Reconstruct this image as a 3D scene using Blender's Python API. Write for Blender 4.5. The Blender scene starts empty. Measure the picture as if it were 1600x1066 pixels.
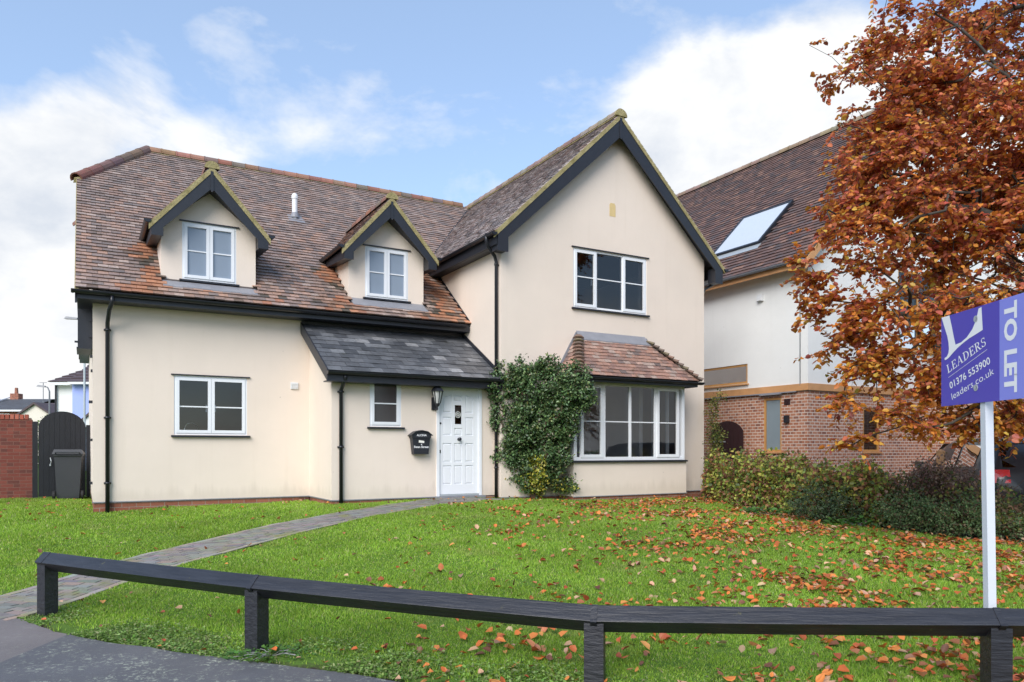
import bpy, math, random
import numpy as np
from mathutils import Vector, Matrix
from mathutils.geometry import tessellate_polygon
random.seed(7)
rng = np.random.default_rng(11)
SC = bpy.context.scene
COL = SC.collection
PI = math.pi
TH = math.radians(29.756)
CT, ST = math.cos(TH), math.sin(TH)
def W(u, v):            # street-grid (house) axes to world axes
    return CT*u - ST*v, ST*u + CT*v

# ------------------------------------------------------------------ materials
def new_mat(name):
    m = bpy.data.materials.new(name); m.use_nodes = True
    nt = m.node_tree; nt.nodes.clear()
    return m, nt
def nd(nt, typ, ins=None, **kw):
    n = nt.nodes.new(typ)
    for k, v in kw.items(): setattr(n, k, v)
    for k, v in (ins or {}).items():
        s = n.inputs[k]
        if isinstance(v, bpy.types.NodeSocket): nt.links.new(v, s)
        else: s.default_value = v
    return n
def rgb(c): return (c[0], c[1], c[2], 1)
def ramp(nt, fac, stops, interp='LINEAR'):
    r = nd(nt, 'ShaderNodeValToRGB', {'Fac': fac})
    r.color_ramp.interpolation = interp
    e = r.color_ramp.elements
    while len(e) < len(stops): e.new(0.5)
    for i, (p, c) in enumerate(stops):
        e[i].position = p; e[i].color = rgb(c) if len(c) == 3 else c
    return r.outputs['Color']
def mix(nt, fac, a, b, mode='MIX'):
    n = nt.nodes.new('ShaderNodeMix'); n.data_type = 'RGBA'; n.blend_type = mode
    for i, v in ((0, fac), (6, a), (7, b)):
        if isinstance(v, bpy.types.NodeSocket): nt.links.new(v, n.inputs[i])
        else: n.inputs[i].default_value = v if i == 0 else rgb(v)
    return n.outputs[2]
def noise(nt, vec, scale, detail=3, rough=.55, dist=0.0):
    return nd(nt, 'ShaderNodeTexNoise', {'Vector': vec, 'Scale': scale, 'Detail': detail, 'Roughness': rough, 'Distortion': dist}).outputs['Fac']
def mapping(nt, vec, scale=(1,1,1), loc=(0,0,0), rot=(0,0,0)):
    return nd(nt, 'ShaderNodeMapping', {'Vector': vec, 'Scale': scale, 'Location': loc, 'Rotation': rot}).outputs[0]
def objco(nt): return nd(nt, 'ShaderNodeTexCoord').outputs['Object']
def finish(nt, col, rough=.6, bump=None, bstr=.3, bdist=.01, metal=0, spec=.5, coat=0, trans=None):
    p = nd(nt, 'ShaderNodeBsdfPrincipled', {'Base Color': col if not isinstance(col, tuple) else rgb(col), 'Roughness': rough, 'Metallic': metal, 'Specular IOR Level': spec, 'Coat Weight': coat})
    if bump is not None:
        b = nd(nt, 'ShaderNodeBump', {'Height': bump, 'Strength': bstr, 'Distance': bdist})
        nt.links.new(b.outputs[0], p.inputs['Normal'])
    out = p.outputs[0]
    if trans is not None:
        t = nd(nt, 'ShaderNodeBsdfTranslucent', {'Color': trans[1]})
        out = nd(nt, 'ShaderNodeMixShader', {0: trans[0], 1: out, 2: t.outputs[0]}).outputs[0]
    o = nd(nt, 'ShaderNodeOutputMaterial', {'Surface': out})
    return p
def plain(name, col, rough=.55, metal=0, var=.12, scale=6, bump=.15, spec=.5, coat=0, fine=60):
    m, nt = new_mat(name); co = objco(nt)
    n = noise(nt, co, scale, 4); n2 = noise(nt, co, fine, 3)
    c = mix(nt, n, tuple(x*(1-var) for x in col), tuple(min(1, x*(1+var)) for x in col))
    finish(nt, c, rough, n2, bump, .004, metal, spec, coat)
    return m
M = {}
def render_mat(name, c, stain):
    m, nt = new_mat(name); co = objco(nt)
    big = noise(nt, co, .55, 4, .6); mid = noise(nt, co, 3.5, 4, .6)
    streak = noise(nt, mapping(nt, co, (7, 7, .5)), 1, 4, .6)
    a = mix(nt, ramp(nt, big, [(.35, (0,0,0)), (.7, (1,1,1))]), tuple(x*.955 for x in c), tuple(x*1.03 for x in c))
    a = mix(nt, ramp(nt, streak, [(.55, (0,0,0)), (.85, (.32,.32,.32))]), a, stain)
    a = mix(nt, ramp(nt, mid, [(.6, (0,0,0)), (.85, (.15,.15,.15))]), a, stain)
    # splash-back dirt along the foot of the wall, ragged
    z = nd(nt, 'ShaderNodeSeparateXYZ', {0: co}).outputs[2]
    zz = nd(nt, 'ShaderNodeMath', {0: z, 1: nd(nt, 'ShaderNodeMath', {0: streak, 1: .5}, operation='MULTIPLY').outputs[0]}, operation='SUBTRACT').outputs[0]
    a = mix(nt, ramp(nt, zz, [(0, (.3,.3,.3)), (.16, (0,0,0))]), a, tuple(x*.75 for x in stain))
    sp = nd(nt, 'ShaderNodeTexVoronoi', {'Vector': co, 'Scale': 2.2, 'Randomness': 1}).outputs['Distance']
    a = mix(nt, ramp(nt, sp, [(.018, (.5,.5,.5)), (.03, (0,0,0))]), a, tuple(x*.5 for x in stain))
    b = noise(nt, co, 45, 5, .7); b2 = noise(nt, co, 6, 2)
    hb = nd(nt, 'ShaderNodeMath', {0: b, 1: b2}, operation='ADD').outputs[0]
    finish(nt, a, .88, hb, .35, .008, spec=.25)
    return m
M['render'] = render_mat('cream_render', (.785, .68, .585), (.68, .58, .48))
M['white_render'] = render_mat('white_render', (.80, .80, .78), (.70, .70, .67))
M['blue_render'] = render_mat('blue_render', (.36, .44, .82), (.30, .38, .72))
M['far_cream'] = render_mat('far_cream', (.74, .68, .60), (.64, .60, .54))
def brick_mat(name, c1, c2, mortar, sx=.225, sz=.075, msz=.011, seed=0, bias=0, dark=(.10,.05,.045)):
    m, nt = new_mat(name); co = objco(nt)
    s = nd(nt, 'ShaderNodeSeparateXYZ', {0: co})
    h = nd(nt, 'ShaderNodeMath', {0: s.outputs[0], 1: s.outputs[1]}, operation='ADD').outputs[0]
    v = nd(nt, 'ShaderNodeCombineXYZ', {0: h, 1: s.outputs[2], 2: 0.0}).outputs[0]
    br = nd(nt, 'ShaderNodeTexBrick', {'Vector': v, 'Color1': rgb(c1), 'Color2': rgb(c2), 'Mortar': rgb(mortar), 'Scale': 1.0,
        'Mortar Size': msz/2, 'Mortar Smooth': .15, 'Bias': bias, 'Brick Width': sx, 'Row Height': sz})
    # third brick tone by a coarse cell hash
    cell = nd(nt, 'ShaderNodeTexWhiteNoise', {'Vector': nd(nt, 'ShaderNodeVectorMath', {0: mapping(nt, v, (1/sx*2, 1/sz, 1))}, operation='FLOOR').outputs[0]}).outputs['Value']
    f = nd(nt, 'ShaderNodeMath', {0: ramp(nt, cell, [(.78, (0,0,0)), (.8, (.6,.6,.6))]), 1: nd(nt, 'ShaderNodeMath', {0: 1.0, 1: br.outputs['Fac']}, operation='SUBTRACT').outputs[0]}, operation='MULTIPLY').outputs[0]
    a = mix(nt, f, br.outputs['Color'], dark)
    n = noise(nt, co, 2.5, 4); n2 = noise(nt, co, 40, 4)
    a = mix(nt, ramp(nt, n, [(.3, (0,0,0)), (.75, (.35,.35,.35))]), a, tuple(x*.7 for x in c1))
    a = mix(nt, n2, mix(nt, 1.0, a, (.75,.75,.75), 'MULTIPLY'), a)
    inv = nd(nt, 'ShaderNodeMath', {0: n2, 1: br.outputs['Fac']}, operation='SUBTRACT').outputs[0]
    finish(nt, a, .85, inv, .5, .008, spec=.25)
    return m
M['brick'] = brick_mat('red_plinth_brick', (.30,.105,.065), (.40,.16,.10), (.36,.30,.25))
M['brick_wall'] = brick_mat('garden_wall_brick', (.20,.058,.045), (.26,.08,.06), (.24,.13,.10))
M['brick_n'] = brick_mat('neighbour_brick', (.45,.18,.105), (.56,.27,.17), (.76,.66,.57), sx=.17, msz=.02, dark=(.15,.07,.07))
M['brick_far'] = brick_mat('far_brick', (.40,.14,.09), (.46,.18,.11), (.4,.3,.25))
M['black'] = plain('black_paint', (.019,.021,.028), .42, var=.25, bump=.2)
M['gutter'] = plain('black_plastic', (.014,.015,.02), .32, var=.15, bump=.05)
M['white'] = plain('white_paint', (.80,.82,.85), .35, var=.03, bump=.05)
M['offwhite'] = plain('white_plastic', (.72,.73,.74), .45, var=.04, bump=.05)
M['lead'] = plain('lead_flashing', (.24,.245,.27), .5, var=.25, scale=5, bump=.4, fine=14)
M['mortar'] = None
def moss_mat():
    m, nt = new_mat('mossy_mortar'); co = objco(nt)
    n = noise(nt, co, 5, 5, .6); n2 = noise(nt, co, 35, 4)
    a = mix(nt, ramp(nt, n, [(.3, (0,0,0)), (.65, (1,1,1))]), (.24,.20,.085), (.42,.36,.19))
    a = mix(nt, ramp(nt, n2, [(.5, (0,0,0)), (.75, (.6,.6,.6))]), a, (.10,.10,.04))
    finish(nt, a, .9, n2, .8, .015, spec=.2)
    return m
M['mortar'] = moss_mat()
def attr_mat(name, rough=.6, grime=(.05,.05,.045), gr=(.5,.8), gs=3.0, gamt=.5, bump=30, bs=.4, spec=.4, moss=None):
    m, nt = new_mat(name); co = objco(nt)
    a = nd(nt, 'ShaderNodeAttribute', attribute_name='tint').outputs['Color']
    n = noise(nt, co, gs, 5, .6); n2 = noise(nt, co, bump, 4)
    a = mix(nt, ramp(nt, n, [(gr[0], (0,0,0)), (gr[1], (gamt,)*3)]), a, grime)
    a = mix(nt, ramp(nt, n2, [(.35, (.35,.35,.35)), (.6, (0,0,0))]), a, tuple(x*1.2 for x in grime))
    if moss:
        n3 = noise(nt, mapping(nt, co, (1,1,1), (7,3,1)), 1.7, 6, .75)
        a = mix(nt, ramp(nt, n3, [(.60, (0,0,0)), (.68, (.75,.75,.75))]), a, moss)
    finish(nt, a, rough, n2, bs, .006, spec=spec)
    return m
M['tile'] = attr_mat('clay_tile', .42, grime=(.06,.055,.06), moss=(.035,.038,.018))
M['tile_n'] = attr_mat('neighbour_clay_tile', .6)
M['ridge'] = attr_mat('ridge_tile', .65, grime=(.10,.09,.05), gr=(.5,.75))
M['slate'] = attr_mat('slate', .40, grime=(.03,.032,.035), gr=(.45,.7), gs=1.6, gamt=.65, bump=18, moss=(.03,.035,.015))
M['coping'] = attr_mat('coping_brick', .8, grime=(.08,.06,.05))
def leaf_mat(name, rough=.5, tr=.3, spec=.4):
    m, nt = new_mat(name)
    a = nd(nt, 'ShaderNodeAttribute', attribute_name='tint').outputs['Color']
    n = noise(nt, objco(nt), 25, 2)
    a = mix(nt, n, mix(nt, 1.0, a, (.7,.7,.7), 'MULTIPLY'), a)
    finish(nt, a, rough, None, spec=spec, trans=(tr, a))
    return m
M['leaf'] = leaf_mat('leaf', .45, .42); M['leaf_gloss'] = leaf_mat('glossy_leaf', .35, .12, .5)
M['grassblade'] = leaf_mat('grass_blade', .5, .45, .3)
M['litter'] = leaf_mat('fallen_leaf', .5, .15, .5)
M['bark'] = plain('bark', (.055,.048,.038), .9, var=.5, scale=9, bump=1, fine=30)
M['twig'] = plain('twig', (.10,.06,.04), .85, var=.4, scale=9, bump=.5)
M['timber'] = plain('oak_timber', (.54,.28,.12), .6, var=.3, scale=3, bump=.3)
M['oakframe'] = plain('oak_frame', (.52,.27,.09), .5, var=.2, scale=4, bump=.2)
M['darkdoor'] = plain('dark_brown_boards', (.035,.014,.016), .5, var=.3, bump=.3)
M['blackgate'] = plain('black_boards', (.008,.009,.013), .55, var=.5, scale=4, bump=.4)
M['bin'] = plain('grey_plastic', (.040,.043,.05), .42, var=.1, bump=.1)
M['rubber'] = plain('rubber', (.012,.012,.012), .7)
M['steel'] = plain('galvanised_steel', (.52,.56,.58), .45, metal=.5, var=.06)
M['chrome'] = plain('polished_metal', (.6,.6,.6), .2, metal=1, var=.03)
M['gutter_grey'] = plain('grey_gutter', (.17,.18,.20), .4)
M['farroof'] = plain('far_roof_tiles', (.085,.06,.065), .7, var=.35, scale=3)
M['farroof_grey'] = plain('far_slate', (.10,.105,.12), .6, var=.25, scale=3)
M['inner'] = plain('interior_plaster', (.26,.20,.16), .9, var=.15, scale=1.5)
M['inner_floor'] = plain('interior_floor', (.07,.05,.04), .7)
M['curtain'] = plain('net_curtain', (.56,.64,.74), .9, var=.08)
M['yellow'] = plain('old_sign_patch', (.66,.50,.24), .85, var=.12, scale=12)
M['paper'] = plain('paper', (.8,.78,.72), .7, var=.03)
def glass_mat(name, tint=(.88,.9,.9), f0=.06, rough=.01):
    m, nt = new_mat(name)
    t = nd(nt, 'ShaderNodeBsdfTransparent', {'Color': rgb(tint)})
    n = noise(nt, objco(nt), 2.5, 1)
    b = nd(nt, 'ShaderNodeBump', {'Height': n, 'Strength': .05, 'Distance': .02})
    g = nd(nt, 'ShaderNodeBsdfGlossy', {'Color': (1,1,1,1), 'Roughness': rough, 'Normal': b.outputs[0]})
    fr = nd(nt, 'ShaderNodeFresnel', {'IOR': 1.5})
    mx = nd(nt, 'ShaderNodeMath', {0: fr.outputs[0], 1: f0}, operation='ADD', use_clamp=True)
    s = nd(nt, 'ShaderNodeMixShader', {0: mx.outputs[0], 1: t.outputs[0], 2: g.outputs[0]})
    nd(nt, 'ShaderNodeOutputMaterial', {'Surface': s.outputs[0]})
    return m
M['glass'] = glass_mat('window_glass', (.84,.86,.87), .02)
M['sky_glass'] = plain('skylight_painted_reflection', (.52,.57,.64), .08, var=.04, bump=.0)  # opaque pane; the pale sky reflection is put into its base colour
M['dull_pane'] = plain('obscured_dark_glass', (.05,.048,.05), .12, var=.3, scale=1.5, bump=.1)
M['obscured'] = plain('obscured_blue_grey_glass', (.24,.29,.36), .12, var=.08, scale=2, bump=.05)
M['frosted'] = plain('frosted_glass', (.22,.27,.30), .25, var=.06, bump=.3)
M['carglass'] = glass_mat('car_glass', (.06,.07,.07), .05)
M['carpaint'] = plain('black_car_paint', (.012,.013,.017), .35, var=.05, bump=0, coat=.4)
M['redlens'] = plain('red_lens', (.55,.02,.02), .15, var=.1, coat=1, bump=0)
M['lampglass'] = plain('lamp_glass', (.55,.56,.54), .2, var=.1, bump=.1)
M['sign_blue'] = plain('sign_blue', (.085,.065,.45), .35, var=.04, bump=.05)
M['sign_lilac'] = plain('sign_lilac', (.24,.26,.76), .35, var=.04, bump=.05)
M['sign_white'] = plain('sign_lettering', (.86,.86,.88), .4, var=.02, bump=.0)
M['post_white'] = plain('white_post_paint', (.60,.63,.68), .45, var=.08, scale=9, bump=.2)
def rail_mat():
    m, nt = new_mat('weathered_black_timber'); co = objco(nt)
    g = noise(nt, mapping(nt, co, (1.2, 14, 14)), 2.5, 5, .65); f = noise(nt, co, 60, 4)
    a = mix(nt, ramp(nt, g, [(.3, (0,0,0)), (.75, (1,1,1))]), (.006,.006,.009), (.026,.027,.034))
    k = nd(nt, 'ShaderNodeTexVoronoi', {'Vector': mapping(nt, co, (.9, 4, 4)), 'Scale': 1.6}).outputs['Distance']
    a = mix(nt, ramp(nt, k, [(.05, (.6,.6,.6)), (.12, (0,0,0))]), a, (.012,.012,.014))
    l = noise(nt, mapping(nt, co, (1,1,1), (3,9,2)), 7, 5, .7)
    a = mix(nt, ramp(nt, l, [(.66, (0,0,0)), (.72, (.5,.5,.5))]), a, (.16,.15,.05))
    finish(nt, a, .42, g, .9, .008, spec=.6)
    return m
M['rail'] = rail_mat()
def ground_mat():
    m, nt = new_mat('turf_soil'); co = objco(nt)
    a = nd(nt, 'ShaderNodeAttribute', attribute_name='soil').outputs['Fac']
    n = noise(nt, co, 1.2, 5, .6); n2 = noise(nt, co, 30, 5, .7); n3 = noise(nt, co, 6, 4)
    g = mix(nt, n2, (.045,.10,.012), (.10,.19,.028))
    g = mix(nt, ramp(nt, n, [(.35, (0,0,0)), (.7, (.6,.6,.6))]), g, (.12,.20,.035))
    s = mix(nt, n2, (.022,.017,.012), (.075,.058,.042))
    f = nd(nt, 'ShaderNodeMath', {0: a, 1: nd(nt, 'ShaderNodeMath', {0: n3, 1: .5}, operation='SUBTRACT').outputs[0]}, operation='ADD', use_clamp=True).outputs[0]
    c = mix(nt, ramp(nt, f, [(.4, (0,0,0)), (.6, (1,1,1))]), g, s)
    finish(nt, c, .95, n2, .8, .02, spec=.2)
    return m
M['ground'] = ground_mat()
def tarmac(name, c, spots):
    m, nt = new_mat(name); co = objco(nt)
    n = noise(nt, co, 140, 3, .7); n2 = noise(nt, co, 1.5, 4, .6); n3 = noise(nt, co, 8, 5, .7)
    a = mix(nt, n, tuple(x*.55 for x in c), tuple(x*1.5 for x in c))
    a = mix(nt, ramp(nt, n2, [(.35, (0,0,0)), (.7, (.5,.5,.5))]), a, tuple(x*1.5 for x in c))
    v = noise(nt, co, 26, 5, .75, .6)
    blot = nd(nt, 'ShaderNodeMath', {0: ramp(nt, v, [(.545, (0,0,0)), (.585, (1,1,1))]), 1: ramp(nt, noise(nt, co, 3.2, 4, .7), [(.42, (.08,.08,.08)), (.56, (1,1,1))])}, operation='MULTIPLY').outputs[0]
    k = nd(nt, 'ShaderNodeMath', {0: blot, 1: spots}, operation='MULTIPLY').outputs[0]
    a = mix(nt, k, a, (.34,.36,.29))
    finish(nt, a, .55, n, .7, .006, spec=.45)
    return m
M['tarmac'] = tarmac('dark_tarmac', (.095,.095,.102), .95)
M['tarmac_red'] = tarmac('faded_tarmac', (.16,.14,.135), .25)
def paver_mat():
    m, nt = new_mat('block_paving'); co = objco(nt)
    a = nd(nt, 'ShaderNodeAttribute', attribute_name='tint').outputs['Color']
    n = noise(nt, co, 3, 5); n2 = noise(nt, co, 50, 4)
    a = mix(nt, n2, mix(nt, 1.0, a, (.7,.7,.7), 'MULTIPLY'), a)
    a = mix(nt, ramp(nt, n, [(.52, (0,0,0)), (.66, (.7,.7,.7))]), a, (.20,.21,.06))
    finish(nt, a, .7, n2, .5, .005, spec=.35)
    return m
M['paver'] = paver_mat()

# ------------------------------------------------------------------ mesh building
class MB:
    def __init__(s, org=(0,0,0)):
        s.v = []; s.f = []; s.mi = []; s.t = []; s.o = org; s.m = 0; s.c = None
    def vert(s, p): s.v.append((p[0]-s.o[0], p[1]-s.o[1], p[2]-s.o[2])); return len(s.v)-1
    def face(s, pts, c=None):
        s.f.append([s.vert(p) for p in pts]); s.mi.append(s.m); s.t.append(c or s.c or (.5,.5,.5))
    def idx(s, ids, c=None): s.f.append(list(ids)); s.mi.append(s.m); s.t.append(c or s.c or (.5,.5,.5))
    def hexa(s, c8, c=None):
        i = [s.vert(p) for p in c8]
        for q in ((0,3,2,1),(4,5,6,7),(0,1,5,4),(1,2,6,5),(2,3,7,6),(3,0,4,7)): s.idx([i[k] for k in q], c)
    def box(s, x0,x1,y0,y1,z0,z1, c=None):
        s.hexa([(x0,y0,z0),(x1,y0,z0),(x1,y1,z0),(x0,y1,z0),(x0,y0,z1),(x1,y0,z1),(x1,y1,z1),(x0,y1,z1)], c)
    def pbox(s, P, a0,a1,b0,b1,d0,d1, c=None):
        s.hexa([P(a0,b0,d0),P(a1,b0,d0),P(a1,b1,d0),P(a0,b1,d0),P(a0,b0,d1),P(a1,b0,d1),P(a1,b1,d1),P(a0,b1,d1)], c)
    def prism(s, P, poly, d0, d1, holes=(), c=None):      # polygon (with holes) given thickness along P's third axis
        loops = [list(poly)]+[list(h) for h in holes]
        flat = [p for l in loops for p in l]
        tris = tessellate_polygon([[Vector((p[0],p[1],0)) for p in l] for l in loops])
        A = [s.vert(P(p[0],p[1],d0)) for p in flat]; B = [s.vert(P(p[0],p[1],d1)) for p in flat]
        for t in tris:
            s.idx([A[k] for k in t], c); s.idx([B[k] for k in reversed(t)], c)
        o = 0
        for l in loops:
            n = len(l)
            for k in range(n):
                a, b = o+k, o+(k+1) % n
                s.idx([A[a],A[b],B[b],B[a]], c)
            o += n
    def tube(s, pts, r, n=10, caps=True, c=None, flat=1.0):
        pts = [Vector(p) for p in pts]; rr = r if isinstance(r, (list, tuple)) else [r]*len(pts)
        rings = []; ref = None
        for i, p in enumerate(pts):
            d = (pts[min(i+1,len(pts)-1)]-pts[max(i-1,0)]).normalized()
            if ref is None: ref = Vector((0,0,1)) if abs(d.z) < .9 else Vector((1,0,0))
            x = d.cross(ref).normalized(); y = x.cross(d).normalized(); ref = y
            rings.append([s.vert(p + (x*math.cos(2*PI*k/n) + y*math.sin(2*PI*k/n)*flat)*rr[i]) for k in range(n)])
        for a, b in zip(rings, rings[1:]):
            for k in range(n): s.idx([a[k], a[(k+1)%n], b[(k+1)%n], b[k]], c)
        if caps: s.idx(rings[0][::-1], c); s.idx(rings[-1], c)
    def lathe(s, prof, cx, cy, cz, n=16, c=None):
        rings = [[s.vert((cx+r*math.cos(2*PI*k/n), cy+r*math.sin(2*PI*k/n), cz+z)) for k in range(n)] for r, z in prof]
        for a, b in zip(rings, rings[1:]):
            for k in range(n): s.idx([a[k], a[(k+1)%n], b[(k+1)%n], b[k]], c)
        s.idx(rings[0][::-1], c); s.idx(rings[-1], c)
    def build(s, name, mats, parent=None, smooth=False):
        me = bpy.data.meshes.new(name)
        me.from_pydata(s.v, [], s.f)
        if not isinstance(mats, (list, tuple)): mats = [mats]
        for m in mats: me.materials.append(m)
        if len(mats) > 1: me.polygons.foreach_set('material_index', s.mi)
        at = me.attributes.new('tint', 'FLOAT_COLOR', 'FACE')
        at.data.foreach_set('color', np.array([(*t, 1) for t in s.t], dtype=np.float32).ravel())
        if smooth: me.polygons.foreach_set('use_smooth', [True]*len(me.polygons))
        me.update()
        o = bpy.data.objects.new(name, me); COL.objects.link(o)
        if parent is not None: o.parent = parent
        return o
def tag(o, label=None, cat=None, group=None, kind=None):
    for k, v in (('label', label), ('category', cat), ('group', group), ('kind', kind)):
        if v: o[k] = v
    return o
def thing(name, loc, rz, label, cat, group=None):
    o = bpy.data.objects.new(name, None); COL.objects.link(o); o.empty_display_size = .3
    o.location = loc; o.rotation_euler = (0,0,rz)
    return tag(o, label, cat, group)
def npmesh(name, V, F, tint, mat, parent=None, smooth=False, attr='tint'):
    """V (n,3), F (m,k) all the same size k"""
    me = bpy.data.meshes.new(name); m, k = F.shape
    me.vertices.add(len(V)); me.vertices.foreach_set('co', V.astype(np.float32).ravel())
    me.loops.add(m*k); me.loops.foreach_set('vertex_index', F.astype(np.int32).ravel())
    me.polygons.add(m); me.polygons.foreach_set('loop_start', np.arange(0, m*k, k, dtype=np.int32))
    if hasattr(me.polygons[0], 'loop_total'):
        try: me.polygons.foreach_set('loop_total', np.full(m, k, dtype=np.int32))
        except Exception: pass
    me.materials.append(mat)
    if tint is not None:
        at = me.attributes.new(attr, 'FLOAT_COLOR', 'FACE')
        at.data.foreach_set('color', np.concatenate([tint, np.ones((m,1))], 1).astype(np.float32).ravel())
    if smooth: me.polygons.foreach_set('use_smooth', np.ones(m, dtype=bool))
    me.update(calc_edges=True); me.validate()
    o = bpy.data.objects.new(name, me); COL.objects.link(o)
    if parent is not None: o.parent = parent
    return o
def leaves(pos, axis, nrm, ln, wd, tint, fold=.25, curl=0.0):
    """oval folded leaves: six vertices, two quads each"""
    n = len(pos)
    axis = axis/np.linalg.norm(axis, axis=1, keepdims=True)
    side = np.cross(axis, nrm); side /= np.linalg.norm(side, axis=1, keepdims=True)+1e-9
    up = np.cross(side, axis)
    ln = ln[:,None]; wd = wd[:,None]
    V = np.empty((n,6,3))
    V[:,0] = pos
    V[:,1] = pos+axis*ln*.30+side*wd*.5+up*wd*fold
    V[:,2] = pos+axis*ln*.72+side*wd*.42+up*(wd*fold-ln*curl)
    V[:,3] = pos+axis*ln-up*ln*curl*1.6
    V[:,4] = pos+axis*ln*.72-side*wd*.42+up*(wd*fold-ln*curl)
    V[:,5] = pos+axis*ln*.30-side*wd*.5+up*wd*fold
    b = (np.arange(n)*6)[:,None]
    F = np.concatenate([b+np.array([0,1,2,3]), b+np.array([0,3,4,5])], 1).reshape(-1,4)
    return V.reshape(-1,3), F, np.repeat(tint, 2, axis=0)
def rdir(n): 
    d = rng.normal(size=(n,3)); return d/np.linalg.norm(d, axis=1, keepdims=True)
def pick(pal, wts, n, jit=.2):
    pal = np.array(pal); w = np.array(wts, float); w /= w.sum()
    c = pal[rng.choice(len(pal), n, p=w)]
    return np.clip(c*(1+rng.normal(0, jit, (n,1)))*(1+rng.normal(0, jit*.3, (n,3))), .003, .95)
# ------------------------------------------------------------------ terrain
FL = np.array([(-14,8),(-4.34,7.01),(-1.95,5.73),(.53,4.8),(2.95,4.57),(9,4.3),(40,3.5)], float)
HX = [(-30,.48),(-7.1,.50),(-3.2,.565),(-1,.625),(1.2,.52),(3.8,.48),(4.6,.42),(7,.32),(9,.28),(40,.28)]
HXa = np.array(HX)
def Gv(X, Y):
    X = np.asarray(X, float); Y = np.asarray(Y, float)
    best = np.full(X.shape, 1e9); sg = np.ones(X.shape)
    for (a,b),(d,e) in zip(FL, FL[1:]):
        dx,dy = d-a,e-b; L = dx*dx+dy*dy
        t = np.clip(((X-a)*dx+(Y-b)*dy)/L, 0, 1); q = np.hypot(X-a-t*dx, Y-b-t*dy)
        s = np.where(dx*(Y-b)-dy*(X-a) > 0, 1., -1.); k = q < best
        best = np.where(k, q, best); sg = np.where(k, s, sg)
    s = best*sg
    t = np.clip((s+.1)/6.2, 0, 1); S = .45*t+.55*t*t*(3-2*t)
    e = .06*np.exp(-((X-1.5)/2.2)**2)*np.clip((s+.45)/.5, 0, 1)*(1-t)
    return np.interp(X, HXa[:,0], HXa[:,1])*S+e
def G(X, Y): return float(Gv(np.array([X]), np.array([Y]))[0])
def bump(X, Y):
    return .010*np.sin(X*3.1+1.3*np.sin(Y*2.3))*np.sin(Y*2.7+X)+.006*np.sin(X*9.7+Y*5.1)*np.sin(Y*8.3-X*4)
def inside(P, X, Y):
    r = np.zeros(X.shape, bool); n = len(P)
    for i in range(n):
        x1,y1 = P[i]; x2,y2 = P[(i+1)%n]
        if y1 == y2: continue
        c = ((y1 > Y) != (y2 > Y)) & (X < (x2-x1)*(Y-y1)/(y2-y1)+x1)
        r ^= c
    return r
EDGE = [(-14,12.5),(-8,9.3),(-4.97,7.28),(-4.38,6.73),(-3.75,6.25),(-2.87,5.86),(-2.08,5.5),(-1.24,5.19),(-.85,5.02),(.5,4.42),(2.5,4.05),(8,3.7),(30,3)]
UP = [(-5.75,7.2),(-5.23,7.78),(-4.99,8.81),(-4.74,9.44),(-4.32,10.12),(-3.63,11.19),(-2.89,11.99),(-2.3,12.6),(-1.94,13.38),(-1.61,14.06),(-1.5,14.2)]
LO = [(-4.55,6.75),(-4.40,7.24),(-4.2,8.31),(-3.89,9.11),(-3.39,9.94),(-2.82,10.73),(-2.31,11.35),(-1.55,12.1),(-1.09,12.66),(-.45,13.9),(.2,14.75)]
WALLF = [W(.142,19.1),W(.142,14.62),W(3.8,14.62),W(3.8,13.1),W(7.116,13.1),W(7.116,12.877),W(8.47,12.877),W(8.47,12.35),W(11.45,12.35),W(11.45,12.877),W(12.485,12.877)]
HEDGEF = [(4.35,16.3),(4.3,15.0),(4.55,13.43),(4.92,11.9),(5.5,10.75),(6.1,10.15),(6.9,9.8),(8.5,9.4)]
LAWN = EDGE[:-1]+[(8.5,3.7)]+HEDGEF[::-1]+WALLF[::-1]+[W(-.9,19.1),W(-7,19.1)]
PATH = UP+LO[::-1]
def make_ground():
    xs = np.unique(np.concatenate([-np.geomspace(13, 1500, 30), np.arange(-13, 13.01, .14), np.geomspace(13, 1500, 30)]))
    ys = np.unique(np.concatenate([-np.geomspace(6, 1500, 26), np.arange(-6, 2, .5), np.arange(2, 21, .14), np.geomspace(21, 1500, 34)]))
    X, Y = np.meshgrid(xs, ys); Z = Gv(X, Y)
    near = (np.abs(X) < 13) & (Y > 2) & (Y < 21)
    Z = np.where(near, Z+bump(X, Y), Z)
    lawn = inside(LAWN, X, Y)
    Z = np.where(~lawn & near, Z-.03, Z)
    nx, ny = len(xs), len(ys)
    V = np.stack([X, Y, Z], -1).reshape(-1,3)
    i = (np.arange(ny-1)[:,None]*nx+np.arange(nx-1)[None]).ravel()
    F = np.stack([i, i+1, i+nx+1, i+nx], 1)
    o = npmesh('ground', V, F, None, M['ground'], smooth=True)
    fx = X.ravel(); fy = Y.ravel()
    E_ = np.array(EDGE)
    ey = np.interp(fx, E_[:,0], E_[:,1])
    d = fy-ey
    soil = np.clip(.62-d/.55, 0, 1)*(np.abs(fx) < 14)
    hx = np.array(HEDGEF)
    hd = np.min(np.hypot(fx[:,None]-hx[None,:,0], fy[:,None]-hx[None,:,1]), 1)
    soil = np.maximum(soil, np.clip(.9-hd/.9, 0, 1))
    soil = np.where(~inside(LAWN, fx, fy) & (fy > 8) & (fx > 4) & (fx < 20) & (fy < 30), .8, soil)
    at = o.data.attributes.new('soil', 'FLOAT', 'POINT'); at.data.foreach_set('value', soil.astype(np.float32))
    tag(o, kind='structure')
make_ground()
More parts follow.
